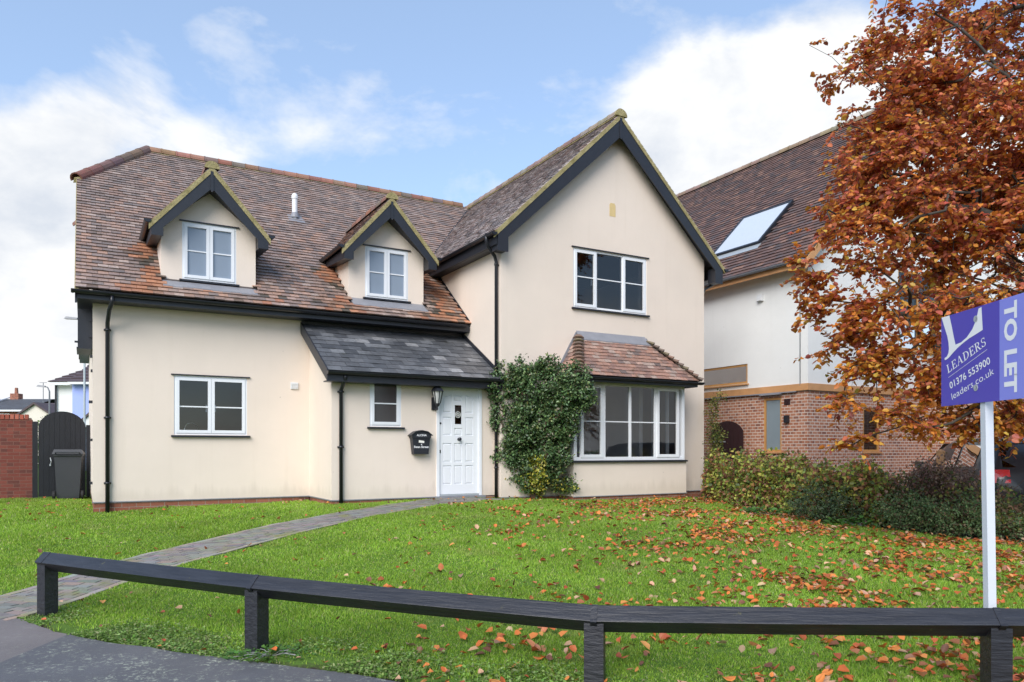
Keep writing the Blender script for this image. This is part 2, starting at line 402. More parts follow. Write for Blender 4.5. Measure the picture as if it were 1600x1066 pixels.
def resample(P, n):
    P = np.array(P, float); d = np.r_[0, np.cumsum(np.hypot(*np.diff(P, axis=0).T))]
    t = np.linspace(0, d[-1], n); return np.stack([np.interp(t, d, P[:,0]), np.interp(t, d, P[:,1])], 1)
def make_path():
    L = 9.6; n = int(L/.105)
    A = resample(UP, n+1); B = resample(LO, n+1)
    mb = MB()
    def pt(i, t, z): 
        i0 = int(min(max(i,0), n-1e-6)); f = min(max(i,0), n)-i0
        a = A[i0]*(1-f)+A[i0+1]*f; b = B[i0]*(1-f)+B[i0+1]*f
        p = a*(1-t)+b*t; return (p[0], p[1], G(p[0], p[1])+z)
    for i in range(n):      # bedding sheet
        for k in range(3): mb.face([pt(i,k/3,.006), pt(i,(k+1)/3,.006), pt(i+1,(k+1)/3,.006), pt(i+1,k/3,.006)], (.05,.055,.03))
    for i in range(n):
        wd = float(np.hypot(*(A[i]-B[i]))); e = .10/wd
        cells = [(0, e, 1), (1-e, 1, 1)]
        m = max(2, round((wd-.2)/.2)); off = .5 if i % 2 else 0
        for k in range(-1, m+1):
            a = e+(1-2*e)*(k+off)/m; b = e+(1-2*e)*(k+1+off)/m
            a = max(a, e); b = min(b, 1-e)
            if b-a > .02: cells.append((a, b, 0))
        for a, b, edge in cells:
            if edge and i % 2: continue
            i1 = i+2 if edge else i+1
            if i1 > n: continue
            g = .006/wd; z = .016+random.uniform(-.003,.003)
            base = random.choice([(.25,.235,.21),(.29,.265,.235),(.21,.20,.19),(.31,.275,.24)]) if not edge else random.choice([(.40,.35,.29),(.35,.31,.26)])
            c = tuple(x*random.uniform(.85,1.1) for x in base)
            top = [pt(i+.05,a+g,z), pt(i+.05,b-g,z), pt(i1-.05,b-g,z), pt(i1-.05,a+g,z)]
            bot = [(p[0],p[1],p[2]-.014) for p in top]
            mb.hexa(bot+top, c)
    o = mb.build('path', M['paver']); tag(o, kind='structure')
make_path()
def drape(name, poly_fn, xs, ys, mat, z):
    X, Y = np.meshgrid(xs, ys); nx = len(xs)
    Z = Gv(X, Y)+z
    i = (np.arange(len(ys)-1)[:,None]*nx+np.arange(nx-1)[None]).ravel()
    F = np.stack([i, i+1, i+nx+1, i+nx], 1)
    cx = X.ravel()[F].mean(1); cy = Y.ravel()[F].mean(1)
    o = npmesh(name, np.stack([X, Y, Z], -1).reshape(-1,3), F[poly_fn(cx, cy)], None, mat, smooth=True)
    tag(o, kind='structure'); return o
def strip(name, cols, mat, z, zf=None, thick=0.0):
    """cols: list of columns of equal length, each a polyline; builds a draped sheet between them"""
    mb = MB(); 
    zf = zf or (lambda x,y: max(0.0, G(x,y)))
    for A, B in zip(cols, cols[1:]):
        for i in range(len(A)-1):
            q = [A[i], A[i+1], B[i+1], B[i]]
            mb.face([(p[0], p[1], zf(*p)+z) for p in q])
    o = mb.build(name, mat); tag(o, kind='structure'); return o
def make_pavement():
    E_ = resample(EDGE, 320)
    jag = np.cumsum(rng.normal(0, .012, len(E_))); jag -= np.convolve(jag, np.ones(25)/25, 'same')
    E_[:,1] += np.clip(jag, -.05, .05)
    ks = int(np.argmin(np.abs(E_[:,0]+3.70))); E_[ks,0] = -3.70
    cols = []
    for k in range(9):
        f = k/8
        cols.append([(x, y*(1-f)+1.1*f if x > -6 else y-3.4*f) for x, y in E_])
    zf = lambda x, y: max(0.0, G(x, y))
    strip('pavement', [c[ks:] for c in cols], M['tarmac'], .012, zf)
    strip('pavement_patch', [c[:ks+1] for c in cols], M['tarmac_red'], .012, zf)
    mb = MB()
    for i in range(60):
        x0 = -14+i*.92; mb.box(x0, x0+.912, .98, 1.1, -.11, .012, (.3,.3,.29))
    tag(mb.build('kerb', M['lead']), kind='structure')
    mb = MB(); mb.face([(-60,-7,-.1),(60,-7,-.1),(60,.98,-.1),(-60,.98,-.1)]); 
    tag(mb.build('road', M['tarmac']), kind='structure')
# the carriageway lies lower than the footway: keep the ground sheet beneath it
g = bpy.data.objects['ground']
gco = np.empty(len(g.data.vertices)*3, np.float32); g.data.vertices.foreach_get('co', gco); gco = gco.reshape(-1,3)
gco[:,2] = np.where(gco[:,1] < 1.2, -.14, np.where(gco[:,1] < 3.2, np.minimum(gco[:,2], -.03), gco[:,2]))
g.data.vertices.foreach_set('co', gco.ravel()); g.data.update()
make_pavement()

# ------------------------------------------------------------------ grass, weeds, fallen leaves
def cover(n, xr, yr, near=5.5, pw=1.5):
    X = rng.uniform(*xr, n); Y = rng.uniform(*yr, n)
    d = np.hypot(X, Y); k = (rng.random(n) < np.minimum(1, (near/d)**pw)) & inside(LAWN, X, Y) & ~inside(PATH, X, Y) & (np.abs(X) < .75*Y+1.3)
    return X[k], Y[k]
def edge_d(X, Y):
    E_ = np.array(EDGE); return Y-np.interp(X, E_[:,0], E_[:,1])
def lump(X, Y, s, ph=0):
    return .5+.25*np.sin(X*s+ph+1.7*np.sin(Y*s*.7+ph))+.25*np.sin(Y*s*1.3-ph+1.9*np.sin(X*s*.6))
def make_grass():
    X, Y = cover(3600000, (-12, 8.6), (3.7, 19.5), 5.4, 1.35)
    e = edge_d(X, Y); keep = rng.random(len(X)) < np.clip((e-.13)/.5, .05, 1)
    X, Y = X[keep], Y[keep]; n = len(X)
    d = np.hypot(X, Y)
    tall = lump(X, Y, 2.3)*.6+lump(X, Y, 7.1, 2)*.4
    h = (.012+.021*tall)*rng.uniform(.6, 1.5, n)*(1+.03*(d-5))
    w = .0042*np.clip(d/5.5, 1, 3)**.9*rng.uniform(.7,1.3,n)
    a = rng.uniform(0, 2*PI, n); b = rng.uniform(0, 2*PI, n)
    lean = rng.uniform(.1, 1.0, n)*h
    Z = Gv(X, Y)+bump(X, Y)-.004
    V = np.empty((n,3,3))
    dx, dy = np.cos(a)*w, np.sin(a)*w
    V[:,0] = np.stack([X-dx, Y-dy, Z], 1); V[:,1] = np.stack([X+dx, Y+dy, Z], 1)
    V[:,2] = np.stack([X+np.cos(b)*lean, Y+np.sin(b)*lean, Z+h], 1)
    F = np.arange(n*3).reshape(n,3)
    pal = [(.31,.50,.050),(.39,.59,.07),(.24,.42,.045),(.43,.58,.12),(.55,.55,.24)]
    t = pick(pal, [4,4,3,2.2,.9], n, .16)
    patch = (lump(X, Y, 1.1, 4)*.5+lump(X, Y, 3.3, 1)*.5)[:,None]
    t *= .84+.40*patch
    dry = np.clip((lump(X, Y, 2.1, 9)*lump(X, Y, 6.3, 5)-.58)*3, 0, .25)[:,None]; t = t*(1-dry)+np.array([.50,.46,.20])*dry
    o = npmesh('grass', V.reshape(-1,3), F, t, M['grassblade']); tag(o, 'short bright green lawn grass around the path', 'grass', kind='stuff')
    print('grass', n)
make_grass()
def make_weeds():
    X, Y = cover(420000, (-5, 6), (4.0, 8), 8, 1)
    e = edge_d(X, Y); k = (e < .75) & (rng.random(len(X)) < np.clip(1.15-e/.62, 0, 1)*np.clip((lump(X, Y, 4.3, 1)-.28)*2.2, 0, 1))
    X, Y = X[k], Y[k]; n = len(X); print('weeds', n)
    Z = Gv(X, Y)+rng.uniform(.0, .045, n)*lump(X, Y, 5, 1)
    ax = rdir(n); ax[:,2] = np.abs(ax[:,2])*.3; nm = rdir(n)*.5+np.array([0,0,1])
    V, F, T = leaves(np.stack([X,Y,Z],1), ax, nm, rng.uniform(.012,.034,n), rng.uniform(.010,.024,n), pick([(.26,.42,.09),(.36,.50,.17),(.19,.32,.07),(.36,.38,.18)], [4,3,3,1], n))
    tag(npmesh('weeds', V, F, T, M['grassblade']), 'low clover and moss on the soil strip beside the pavement', 'weeds', kind='stuff')
make_weeds()
LITTER = [(.64,.16,.035),(.70,.23,.05),(.50,.12,.04),(.62,.37,.22),(.22,.09,.045),(.72,.31,.08),(.56,.21,.09)]
def make_litter():
    X = rng.uniform(-11, 8.2, 150000); Y = rng.uniform(4.0, 17.5, 150000)
    dens = 2.6+88/(1+np.exp(-(X-1.9)/.8))*(1-.35*np.clip((Y-10)/5, 0, 1))+9/(1+np.exp(-(X+.6)/.4))+26*np.exp(-((X-.9)/1.6)**2)*(Y < 6.6)
    dens *= .50+6.0*(lump(X, Y, 1.9, 3)*lump(X, Y, 4.7, 1))**1.3
    A = 19.2*13.5/150000
    k = (rng.random(len(X)) < dens*A) & inside(LAWN, X, Y) & ~(inside(PATH, X, Y) & (rng.random(len(X)) > .25)) & (np.abs(X) < .75*Y+1.3)
    X, Y = X[k], Y[k]; n = len(X)
    o = np.argsort(np.hypot(X, Y)); X, Y = X[o], Y[o]
    print('litter', n)
    Z = Gv(X, Y)+bump(X, Y)+rng.uniform(.018, .052, n)
    ln = rng.uniform(.042, .098, n)*np.where(np.hypot(X,Y) < 6.5, .98, .88); wd = ln*rng.uniform(.55, .85, n)
    # eight moulded leaf shapes, copied for the nearest three hundred
    protos = []
    for i in range(10):
        c = np.array([LITTER[i % 7]])*rng.uniform(.8,1.15)
        mb = MB(); N = 7; cu = random.uniform(.1,.5); fo = random.uniform(-.25,.3); L = 1.0
        rows = []
        for j in range(N+1):
            t = j/N; hw = .36*math.sin(PI*t**.85)**.8*(1+.06*math.sin(j*2.7)) if 0 < t < 1 else .012
            z = cu*.35*(2*t-1)**2+.03*math.sin(i+5*t)
            rows.append([mb.vert((t-.5, s*hw, z+abs(s)*hw*fo+.02*math.sin(7*t+s*3+i))) for s in (-1,-.5,0,.5,1)])
        for a, b in zip(rows, rows[1:]):
            for q in range(4): mb.idx([a[q], a[q+1], b[q+1], b[q]], tuple(float(v) for v in np.clip(c[0]*(1+.1*((q%2)*2-1)), 0, 1)))
        mb.face([(-.5,-.008,cu*.35),(-.5,.008,cu*.35),(-.72,.004,.01),(-.72,-.004,.01)], (.25,.1,.04))
        me = mb.build('fallen_leaf', M['litter'], smooth=True)
        protos.append(me.data); bpy.data.objects.remove(me)
    for i in range(300):
        ob = bpy.data.objects.new('fallen_leaf', protos[rng.integers(10)]); COL.objects.link(ob)
        ob.location = (X[i], Y[i], Z[i]); s = float(ln[i]*.92)
        ob.scale = (s, s*rng.uniform(.8,1.15), s)
        ob.rotation_euler = (rng.normal(0,.4), rng.normal(0,.4), rng.uniform(0, 2*PI))
        tag(ob, 'curled orange-brown fallen beech leaf lying on the near grass', 'leaf', 'fallen leaves scattered over the lawn')
    X, Y, Z, ln, wd = X[300:], Y[300:], Z[300:], ln[300:], wd[300:]; n = len(X)
    ax = rdir(n); ax[:,2] *= .45; nm = rdir(n)*.55+np.array([0,0,1])
    V, F, T = leaves(np.stack([X,Y,Z],1), ax, nm, ln, wd, pick(LITTER, [3,3,3,2.6,2,1.5,2.2], n, .18), .2, .12)
    tag(npmesh('leaf_litter', V, F, T, M['litter']), 'orange and brown fallen leaves strewn across the far lawn', 'fallen leaves', kind='stuff')
make_litter()

# ------------------------------------------------------------------ knee rail fence and letting board
def make_fence():
    posts = [(-4.34,7.01,0),(-1.95,5.73,0),(.53,4.8,0),(2.95,4.57,0),(5.5,4.4,0)]
    zr = [.508,.508,.470,.500,.50]
    f = thing('knee_rail_fence', (-4.34,7.01,G(-4.34,7.01)), 0, 'low black timber knee rail fence along the pavement edge', 'fence')
    o = tuple(f.location)
    for i, (x, y, _) in enumerate(posts):
        g0 = G(x, y); a = math.atan2(posts[min(i+1,4)][1]-posts[max(i-1,0)][1], posts[min(i+1,4)][0]-posts[max(i-1,0)][0])
        ca, sa = math.cos(a), math.sin(a); h = .062
        P = lambda p,q,z: (x+ca*p-sa*q, y+sa*p+ca*q, z)
        mb = MB(o)
        top = zr[i]; zb = g0-.15
        prof = [(-h,zb),(h,zb),(h,top+.0),(h-.002,top+.0),(0.0,top-.064),(-h+.002,top+.0),(-h,top+.0)]
        # birdsmouth top: notch across the post for the diamond rail
        mb.prism(lambda q,z,d: P(d,q,z), prof, -h, h)
        if i: mb.prism(lambda q,z,d: P(d,q,z), [(-.095,top-.002),(0,top-.097),(0,top-.09),(-.088,top-.0)], -.02, .02)
        mb.build('post', M['rail'], f)
        m2 = MB(o); s = .09    # galvanised strap over the rail, painted black
        m2.prism(lambda q,z,d: P(d,q,z), [(-s,top),(0,top+s),(s,top),(s-.004,top),(0,top+s-.004),(-s+.004,top)], -.02 if i else .02, .02 if i else .045)
        m2.build('rail_strap', M['rail'], f)
    ext = (8.4,4.2)
    pts = [p[:2] for p in posts]
    for i in range(4):
        (x0,y0),(x1,y1) = pts[i],pts[i+1]; z0,z1 = zr[i],zr[i+1]
        a = math.atan2(y1-y0,x1-x0); L = math.hypot(x1-x0,y1-y0); s = .086
        e0 = -.06 if i == 0 else .003; e1 = L-.003
        mb = MB((0,0,0)); n = 10
        rings = []
        for k in range(n+1):
            t = e0+(e1-e0)*k/n; w = .0025*math.sin(k*1.9+i)
            rings.append([mb.vert((t, q*s+w, z0+(z1-z0)*t/L+zz*s-.004*math.sin(PI*k/n)-z0)) for q,zz in ((-1,0),(-.97,.05),(-.05,.97),(0,1),(.05,.97),(.97,.05),(1,0),(0,-1))])
        for A,B in zip(rings,rings[1:]):
            for k in range(8): mb.idx([A[k],A[(k+1)%8],B[(k+1)%8],B[k]])
        mb.idx(rings[0][::-1]); mb.idx(rings[-1])
        r = mb.build('rail', M['rail'], f); r.location = (x0-o[0], y0-o[1], z0-o[2]); r.rotation_euler = (0,0,a)
make_fence()

FONTC = {}
def text_mesh(txt, mb, P, a0, b0, width, height, d0, d1, ang=0, bold=0.0, italic=0):
    """text set into plane P at (a0,b0), scaled to width x cap height, rotated by ang"""
    cu = bpy.data.curves.new('t', 'FONT'); cu.body = txt; cu.fill_mode = 'FRONT'; cu.offset = bold; cu.resolution_u = 3
    ob = bpy.data.objects.new('t', cu); COL.objects.link(ob)
    dg = bpy.context.evaluated_depsgraph_get(); dg.update()
    me = bpy.data.meshes.new_from_object(ob.evaluated_get(dg))
    xs = [v.co.x for v in me.vertices]; ys = [v.co.y for v in me.vertices]
    x0, x1 = min(xs), max(xs); cap = .70
    sx = width/(x1-x0); sy = height/cap
    ca, sa = math.cos(ang), math.sin(ang); base = len(mb.v)
    for v in me.vertices:
        x = (v.co.x-x0)*sx; y = v.co.y*sy
        mb.vert(P(a0+x*ca-y*sa, b0+x*sa+y*ca, d0))
    for p in me.polygons: mb.idx([base+k for k in p.vertices])
    bpy.data.objects.remove(ob); bpy.data.curves.remove(cu); bpy.data.meshes.remove(me)
def serif(mb, P, a0, b0, width, height, d0, ang, txt='LEADERS'):
    def arc(cx, cy, rx, ry, t0, t1, n=10): return [(cx+rx*math.cos(math.radians(t0+(t1-t0)*k/n)), cy+ry*math.sin(math.radians(t0+(t1-t0)*k/n))) for k in range(n+1)]
    def band(o, i): return [[o[k],o[k+1],i[k+1],i[k]] for k in range(len(o)-1)]
    R = lambda x0,x1,y0,y1: [(x0,y0),(x1,y0),(x1,y1),(x0,y1)]
    stem = [R(.10,.24,0,1), R(0,.34,0,.05), R(0,.34,.95,1)]
    G_ = {
     'L': (.66, stem+[R(.24,.62,0,.07), [(.54,0),(.66,0),(.66,.26),(.60,.26)]]),
     'E': (.68, stem+[R(.24,.62,0,.07), [(.54,0),(.68,0),(.68,.26),(.62,.26)], R(.24,.6,.93,1), [(.56,.76),(.64,.76),(.64,1),(.52,1)], R(.24,.48,.47,.54), R(.45,.50,.38,.63)]),
     'A': (.84, [[(.06,0),(.13,0),(.44,1),(.38,1)], [(.60,0),(.76,0),(.48,1),(.36,1)], R(.2,.62,.32,.38), R(0,.22,0,.05), R(.52,.86,0,.05)]),
     'D': (.80, stem+band(arc(.24,.5,.55,.5,-90,90), arc(.24,.5,.40,.44,-90,90))),
     'R': (.78, stem+band(arc(.24,.74,.40,.26,-90,90), arc(.24,.74,.27,.2,-90,90))+[[(.30,.50),(.44,.50),(.74,0),(.58,0)], R(.56,.84,0,.05)]),
     'S': (.56, band(arc(.28,.74,.25,.26,20,270), arc(.28,.74,.15,.20,20,270))+band(arc(.28,.27,.27,.27,90,-160), arc(.28,.27,.15,.20,90,-160))+[R(.02,.07,.03,.30), R(.46,.50,.72,.98)]),
    }
    x = 0; items = []
    for ch in txt:
        w, qs = G_[ch]; items += [[(px+x, py) for px, py in q] for q in qs]; x += w+.09
    sx = width/x; ca, sa = math.cos(ang), math.sin(ang)
    for j, q in enumerate(items): mb.face([P(a0+px*sx*ca-py*height*sa, b0+px*sx*sa+py*height*ca, d0-.00002*(j % 7)) for px, py in q])
def make_board():
    f = thing('letting_board', (3.07,4.86,G(3.07,4.86)), 0, 'blue and lilac TO LET board on a white post behind the fence', 'sign')
    o = tuple(f.location); g0 = o[2]
    mb = MB(o); h = .026
    for z0, z1, in ((g0-.1, 2.40),):
        lean0, lean1 = (-.004,-.03), (0,0)
        b = [(3.072+lean0[0]+a*h, 4.80+b_*h, z0) for a,b_ in ((-1,-1),(1,-1),(1,1),(-1,1))]
        t = [(3.067+a*h, 4.86+b_*h, z1) for a,b_ in ((-1,-1),(1,-1),(1,1),(-1,1))]
        mb.hexa(b+t)
    mb.build('post', M['post_white'], f)
    Y0 = 5.294; X0 = 3.03
    P = lambda a,z,d: (X0+d, Y0-a, z)     # d grows away from the face that shows
    mb = MB(o); mb.pbox(P, 0, .63, 1.856, 2.481, 0, .008)
    bd = mb.build('blue_panel', M['sign_blue'], f)
    mb = MB(o); mb.pbox(P, .632, .882, 1.856, 2.481, 0, .008); bl = mb.build('lilac_panel', M['sign_lilac'], f)
    mb = MB(o)
    Lp = [(0.006,2.481),(.10,2.481),(.128,2.40),(.15,2.33),(.172,2.268),(.235,2.275),(.30,2.300),(.36,2.345),(.40,2.40),(.425,2.467),(.455,2.472),(.468,2.322),(.40,2.305),(.33,2.290),(.26,2.268),(.20,2.245),(.14,2.215),(.10,2.192),(.07,2.180),(.044,2.178),(.042,2.192),(.07,2.200),(.088,2.222),(.094,2.250),(.090,2.29),(.075,2.34),(.045,2.40)]
    tris = tessellate_polygon([[Vector((a,b,0)) for a,b in Lp]])
    for t in tris: mb.face([P(*Lp[k], -.0012) for k in t])
    serif(mb, P, .082, 2.080, .452, .060, -.0012, .318)
    mb.face([P(.090,2.050,-.0012),P(.513,2.189,-.0012),P(.512,2.1915,-.0012),P(.089,2.0525,-.0012)])
    text_mesh('01376 553900', mb, P, .110, 1.970, .455, .047, -.0012, 0, .285, .012)
    text_mesh('leaders.co.uk', mb, P, .133, 1.894, .470, .046, -.0012, 0, .290, -.004)
    mb.build('blue_lettering', M['sign_white'], bd)
    mb = MB(o)
    Q = lambda a,b,d: P(.684+b, 2.452-a, d)   # reads downwards
    text_mesh('TO LET', mb, Q, 0, 0, .555, .108, -.0012, 0, 0, .04)
    mb.build('lilac_lettering', M['sign_white'], bl)
    for z in (2.405, 1.955):
        mb = MB(o)
        for r0, r1, dd in ((.0,.011,-.006),(.011,.022,-.003)):
            ring = [(math.cos(2*PI*k/14), math.sin(2*PI*k/14)) for k in range(14)]
            for k in range(14):
                c0, c1 = ring[k], ring[(k+1)%14]
                mb.face([P(.395+c0[0]*r0, z+c0[1]*r0, dd), P(.395+c1[0]*r0, z+c1[1]*r0, dd), P(.395+c1[0]*r1, z+c1[1]*r1, dd), P(.395+c0[0]*r1, z+c0[1]*r1, dd)])
                if r1 > .02: mb.face([P(.395+c0[0]*r1, z+c0[1]*r1, dd), P(.395+c1[0]*r1, z+c1[1]*r1, dd), P(.395+c1[0]*r1, z+c1[1]*r1, 0), P(.395+c0[0]*r1, z+c0[1]*r1, 0)])
        mb.build('bolt', M['steel'], f)
make_board()
# ------------------------------------------------------------------ roofing helpers
def hexrgb(*c): return c
TILES = [(.30,.195,.16),(.38,.25,.20),(.43,.245,.17),(.18,.14,.13),(.14,.125,.125),(.48,.37,.315),(.21,.145,.125)]
TW = [3.5,3.5,2.2,3,2.6,2.6,2.5]
ORNG = [(.46,.215,.12),(.39,.175,.10),(.32,.19,.13),(.16,.11,.08),(.10,.085,.065)]
def cov(tab, wts): 
    return random.choices(tab, wts)[0]
def lay_tiles(mb, O, A, S, width, length, keep, colour, tw=.165, gauge=.1, th=.013, lift=.024, a0=0.0, jit=.003):
    """courses of separate overlapping tiles. O eaves corner, A along, S up the slope (unit vectors)"""
    O, A, S = Vector(O), Vector(A).normalized(), Vector(S).normalized()
    N = A.cross(S); N = N if N.z > 0 else -N
    rows = int(length/gauge)+1
    for r in range(rows):
        s0 = r*gauge; off = tw/2 if r % 2 else 0
        n = int(width/tw)+2
        for k in range(-1, n):
            x0 = a0+k*tw+off; x1 = x0+tw
            x0 = max(x0, a0); x1 = min(x1, a0+width)
            if x1-x0 < .03: continue
            cxy = O+A*((x0+x1)/2)+S*(s0+gauge/2)
            if keep and not keep(cxy.x, cxy.y, (x0+x1)/2, s0+gauge/2): continue
            c = colour(cxy, (x0+x1)/2, s0); f = random.uniform(.92,1.24); c = tuple(q*f for q in c)
            g = .002; j = random.uniform(-jit, jit); dl = lift+random.uniform(-.003,.004)
            sb = s0-.004+random.uniform(-.004,.004); se = min(s0+gauge+.012, length)
            p = [O+A*(x0+g)+S*sb+N*(dl+j), O+A*(x1-g)+S*sb+N*(dl-j), O+A*(x1-g)+S*se+N*(dl-.6*lift), O+A*(x0+g)+S*se+N*(dl-.6*lift)]
            i = [mb.vert(q) for q in p]; mb.idx(i, c)
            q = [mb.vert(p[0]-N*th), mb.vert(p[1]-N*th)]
            mb.idx([q[0], q[1], i[1], i[0]], tuple(v*.5 for v in c))  # front edge painted darker to draw the shadow line under each course
            e = [mb.vert(p[3]-N*th), mb.vert(p[2]-N*th)]
            mb.idx([q[0], i[0], i[3], e[0]], c); mb.idx([q[1], e[1], i[2], i[1]], c)
def ridge_run(mb, p0, p1, r=.115, seg=.32, pal=None, drop=.55, first=False):
    """half-round ridge tiles, butt jointed with a mortar lip"""
    p0, p1 = Vector(p0), Vector(p1); L = (p1-p0).length; d = (p1-p0)/L
    n = max(1, round(L/seg)); side = d.cross(Vector((0,0,1))).normalized(); up = side.cross(d).normalized()
    pal = pal or [(.30,.13,.09),(.36,.17,.12),(.24,.12,.10),(.22,.15,.14)]
    for k in range(n):
        a, b = p0+d*L*k/n, p0+d*(L*(k+1)/n-.008); c = random.choice(pal); c = tuple(v*random.uniform(.85,1.15) for v in c)
        r0 = r*random.uniform(.98,1.02); rings = []
        for q, rr in ((a, r0*1.06), (a+d*.03, r0*1.06), (a+d*.035, r0), (b, r0), (b, r0-.018), (a, r0-.018)):
            rings.append([mb.vert(q+side*rr*math.cos(t)*1.05+up*(rr*math.sin(t)-r*drop)) for t in [PI*(j/8)*1.16-.08*PI for j in range(9)]])
        for A_, B_ in zip(rings, rings[1:]+rings[:1]):
            for j in range(8): mb.idx([A_[j],A_[j+1],B_[j+1],B_[j]], c)
def ridge_bed(mb, p0, p1, w=.11, h=.03):
    p0, p1 = Vector(p0), Vector(p1); d = (p1-p0).normalized(); s = d.cross(Vector((0,0,1))).normalized(); u = s.cross(d).normalized()
    mb.hexa([p0-s*w-u*.10, p1-s*w-u*.10, p1+s*w-u*.10, p0+s*w-u*.10, p0-s*w*.5+u*.0, p1-s*w*.5, p1+s*w*.5, p0+s*w*.5])
def gutter(mb, p0, p1, out, r=.058, brk=.9):
    p0, p1, out = Vector(p0), Vector(p1), Vector(out).normalized(); d = (p1-p0).normalized(); L = (p1-p0).length
    up = Vector((0,0,1)); c0 = p0+out*r; c1 = p1+out*r
    n = 9; ro, ri = [], []
    def ring(c, rr): return [mb.vert(c+out*rr*math.cos(t)+up*rr*math.sin(t)) for t in [PI+PI*j/n for j in range(n+1)]]
    a, b, ai, bi = ring(c0, r), ring(c1, r), ring(c0, r-.006), ring(c1, r-.006)
    for j in range(n):
        mb.idx([a[j],a[j+1],b[j+1],b[j]]); mb.idx([ai[j],bi[j],bi[j+1],ai[j+1]])
    mb.idx([a[0],b[0],bi[0],ai[0]]); mb.idx([a[n],ai[n],bi[n],b[n]]); mb.idx(a); mb.idx(b[::-1])
    k = max(1, int(L/brk))
    for i in range(k+1):
        c = c0+(c1-c0)*(i/k if k else 0)*.98+d*.01; e = c+d*.03
        A, B = ring(c, r+.006), ring(e, r+.006)
        for j in range(n): mb.idx([A[j],A[j+1],B[j+1],B[j]])
        mb.idx(A); mb.idx(B[::-1])
def downpipe(mb, pts, r=.034, brs=(), wall=None):
    mb.tube(pts, r, 12)
    for (x, y, z) in brs:
        mb.tube([(x,y,z-.02),(x,y,z+.02)], r+.008, 12)
        if wall: mb.hexa([(x-.055,y-.008,z-.014),(x+.055,y-.008,z-.014),(x+.055,y+wall,z-.014),(x-.055,y+wall,z-.014),(x-.055,y-.008,z+.014),(x+.055,y-.008,z+.014),(x+.055,y+wall,z+.014),(x-.055,y+wall,z+.014)])

# window: P maps (along, height, inward) ; lights = list of (a0,a1,casement?) ; bars = heights of glazing bars
def window(parent, org, P, a0, a1, z0, z1, lights, bars, sill=True, drip=True, d0=.012, dep=.07, fw=.045, mat='white', glass='glass', curtain=None, sillmat='black', name='window'):
    mb = MB(org); B = lambda *q: mb.pbox(P, *q)
    B(a0,a0+fw,z0,z1,d0,d0+dep); B(a1-fw,a1,z0,z1,d0,d0+dep)
    B(a0+fw,a1-fw,z0,z0+fw,d0+.001,d0+dep); B(a0+fw,a1-fw,z1-fw,z1,d0+.001,d0+dep)
    gl = []
    for i, (l0, l1, cas) in enumerate(lights):
        if i: 
            m0 = lights[i-1][1]; B(m0, l0, z0+fw, z1-fw, d0+.002, d0+dep)
        x0, x1, y0, y1 = l0, l1, z0+fw, z1-fw
        if cas:
            c = cas if cas is not True else .042; dd = d0-.014
            B(x0-.012,x0+c,y0-.012,y1+.012,dd,d0+.045); B(x1-c,x1+.012,y0-.012,y1+.012,dd,d0+.045)
            B(x0+c,x1-c,y0-.012,y0+c,dd+.001,d0+.045); B(x0+c,x1-c,y1-c,y1+.012,dd+.001,d0+.045)
            x0 += c; x1 -= c; y0 += c; y1 -= c
        for b in bars: B(x0,x1,b-.011,b+.011,d0+.006,d0+.04)
        gl.append((x0,x1,y0,y1))
        if cas: # stay handle behind the glass
            B(x1-.03 if i == 0 else x0+.01, x1-.012 if i == 0 else x0+.028, (y0+y1)/2-.11, (y0+y1)/2+.02, d0+.055, d0+.075)
    w = mb.build(name, M[mat], parent)
    g = MB(org)
    for x0,x1,y0,y1 in gl: g.face([P(x0-.004,y0-.004,d0+.022),P(x1+.004,y0-.004,d0+.022),P(x1+.004,y1+.004,d0+.022),P(x0-.004,y1+.004,d0+.022)])
    sp = parent if parent.parent and parent.parent.parent is None and parent.type == 'MESH' else w
    g.build('pane', M[glass], sp)
    if sill:
        m = MB(org); m.hexa([P(a0-.05,z0-.042,-.055),P(a1+.05,z0-.042,-.055),P(a1+.05,z0-.042,d0+dep),P(a0-.05,z0-.042,d0+dep),P(a0-.05,z0-.010,-.055),P(a1+.05,z0-.010,-.055),P(a1+.05,z0-.001,d0+dep),P(a0-.05,z0-.001,d0+dep)])
        m.build('sill', M[sillmat], sp)
    if drip:
        m = MB(org); m.hexa([P(a0-.05,z1+.001,-.03),P(a1+.05,z1+.001,-.03),P(a1+.05,z1+.001,d0+dep),P(a0-.05,z1+.001,d0+dep),P(a0-.05,z1+.022,-.03),P(a1+.05,z1+.022,-.03),P(a1+.05,z1+.030,d0+dep),P(a0-.05,z1+.030,d0+dep)])
        m.build('drip_board', M['black'], sp)
    if curtain:
        m = MB(org); n = 24
        for k in range(n):
            x0 = a0+(a1-a0)*k/n; x1 = a0+(a1-a0)*(k+1)/n
            q0 = .085+.002*math.sin(k*1.7); q1 = .085+.002*math.sin((k+1)*1.7)
            m.face([P(x0,z0,q0),P(x1,z0,q1),P(x1,z1,q1),P(x0,z1,q0)])
        m.build('net_curtain', M['curtain'], sp)
    return w

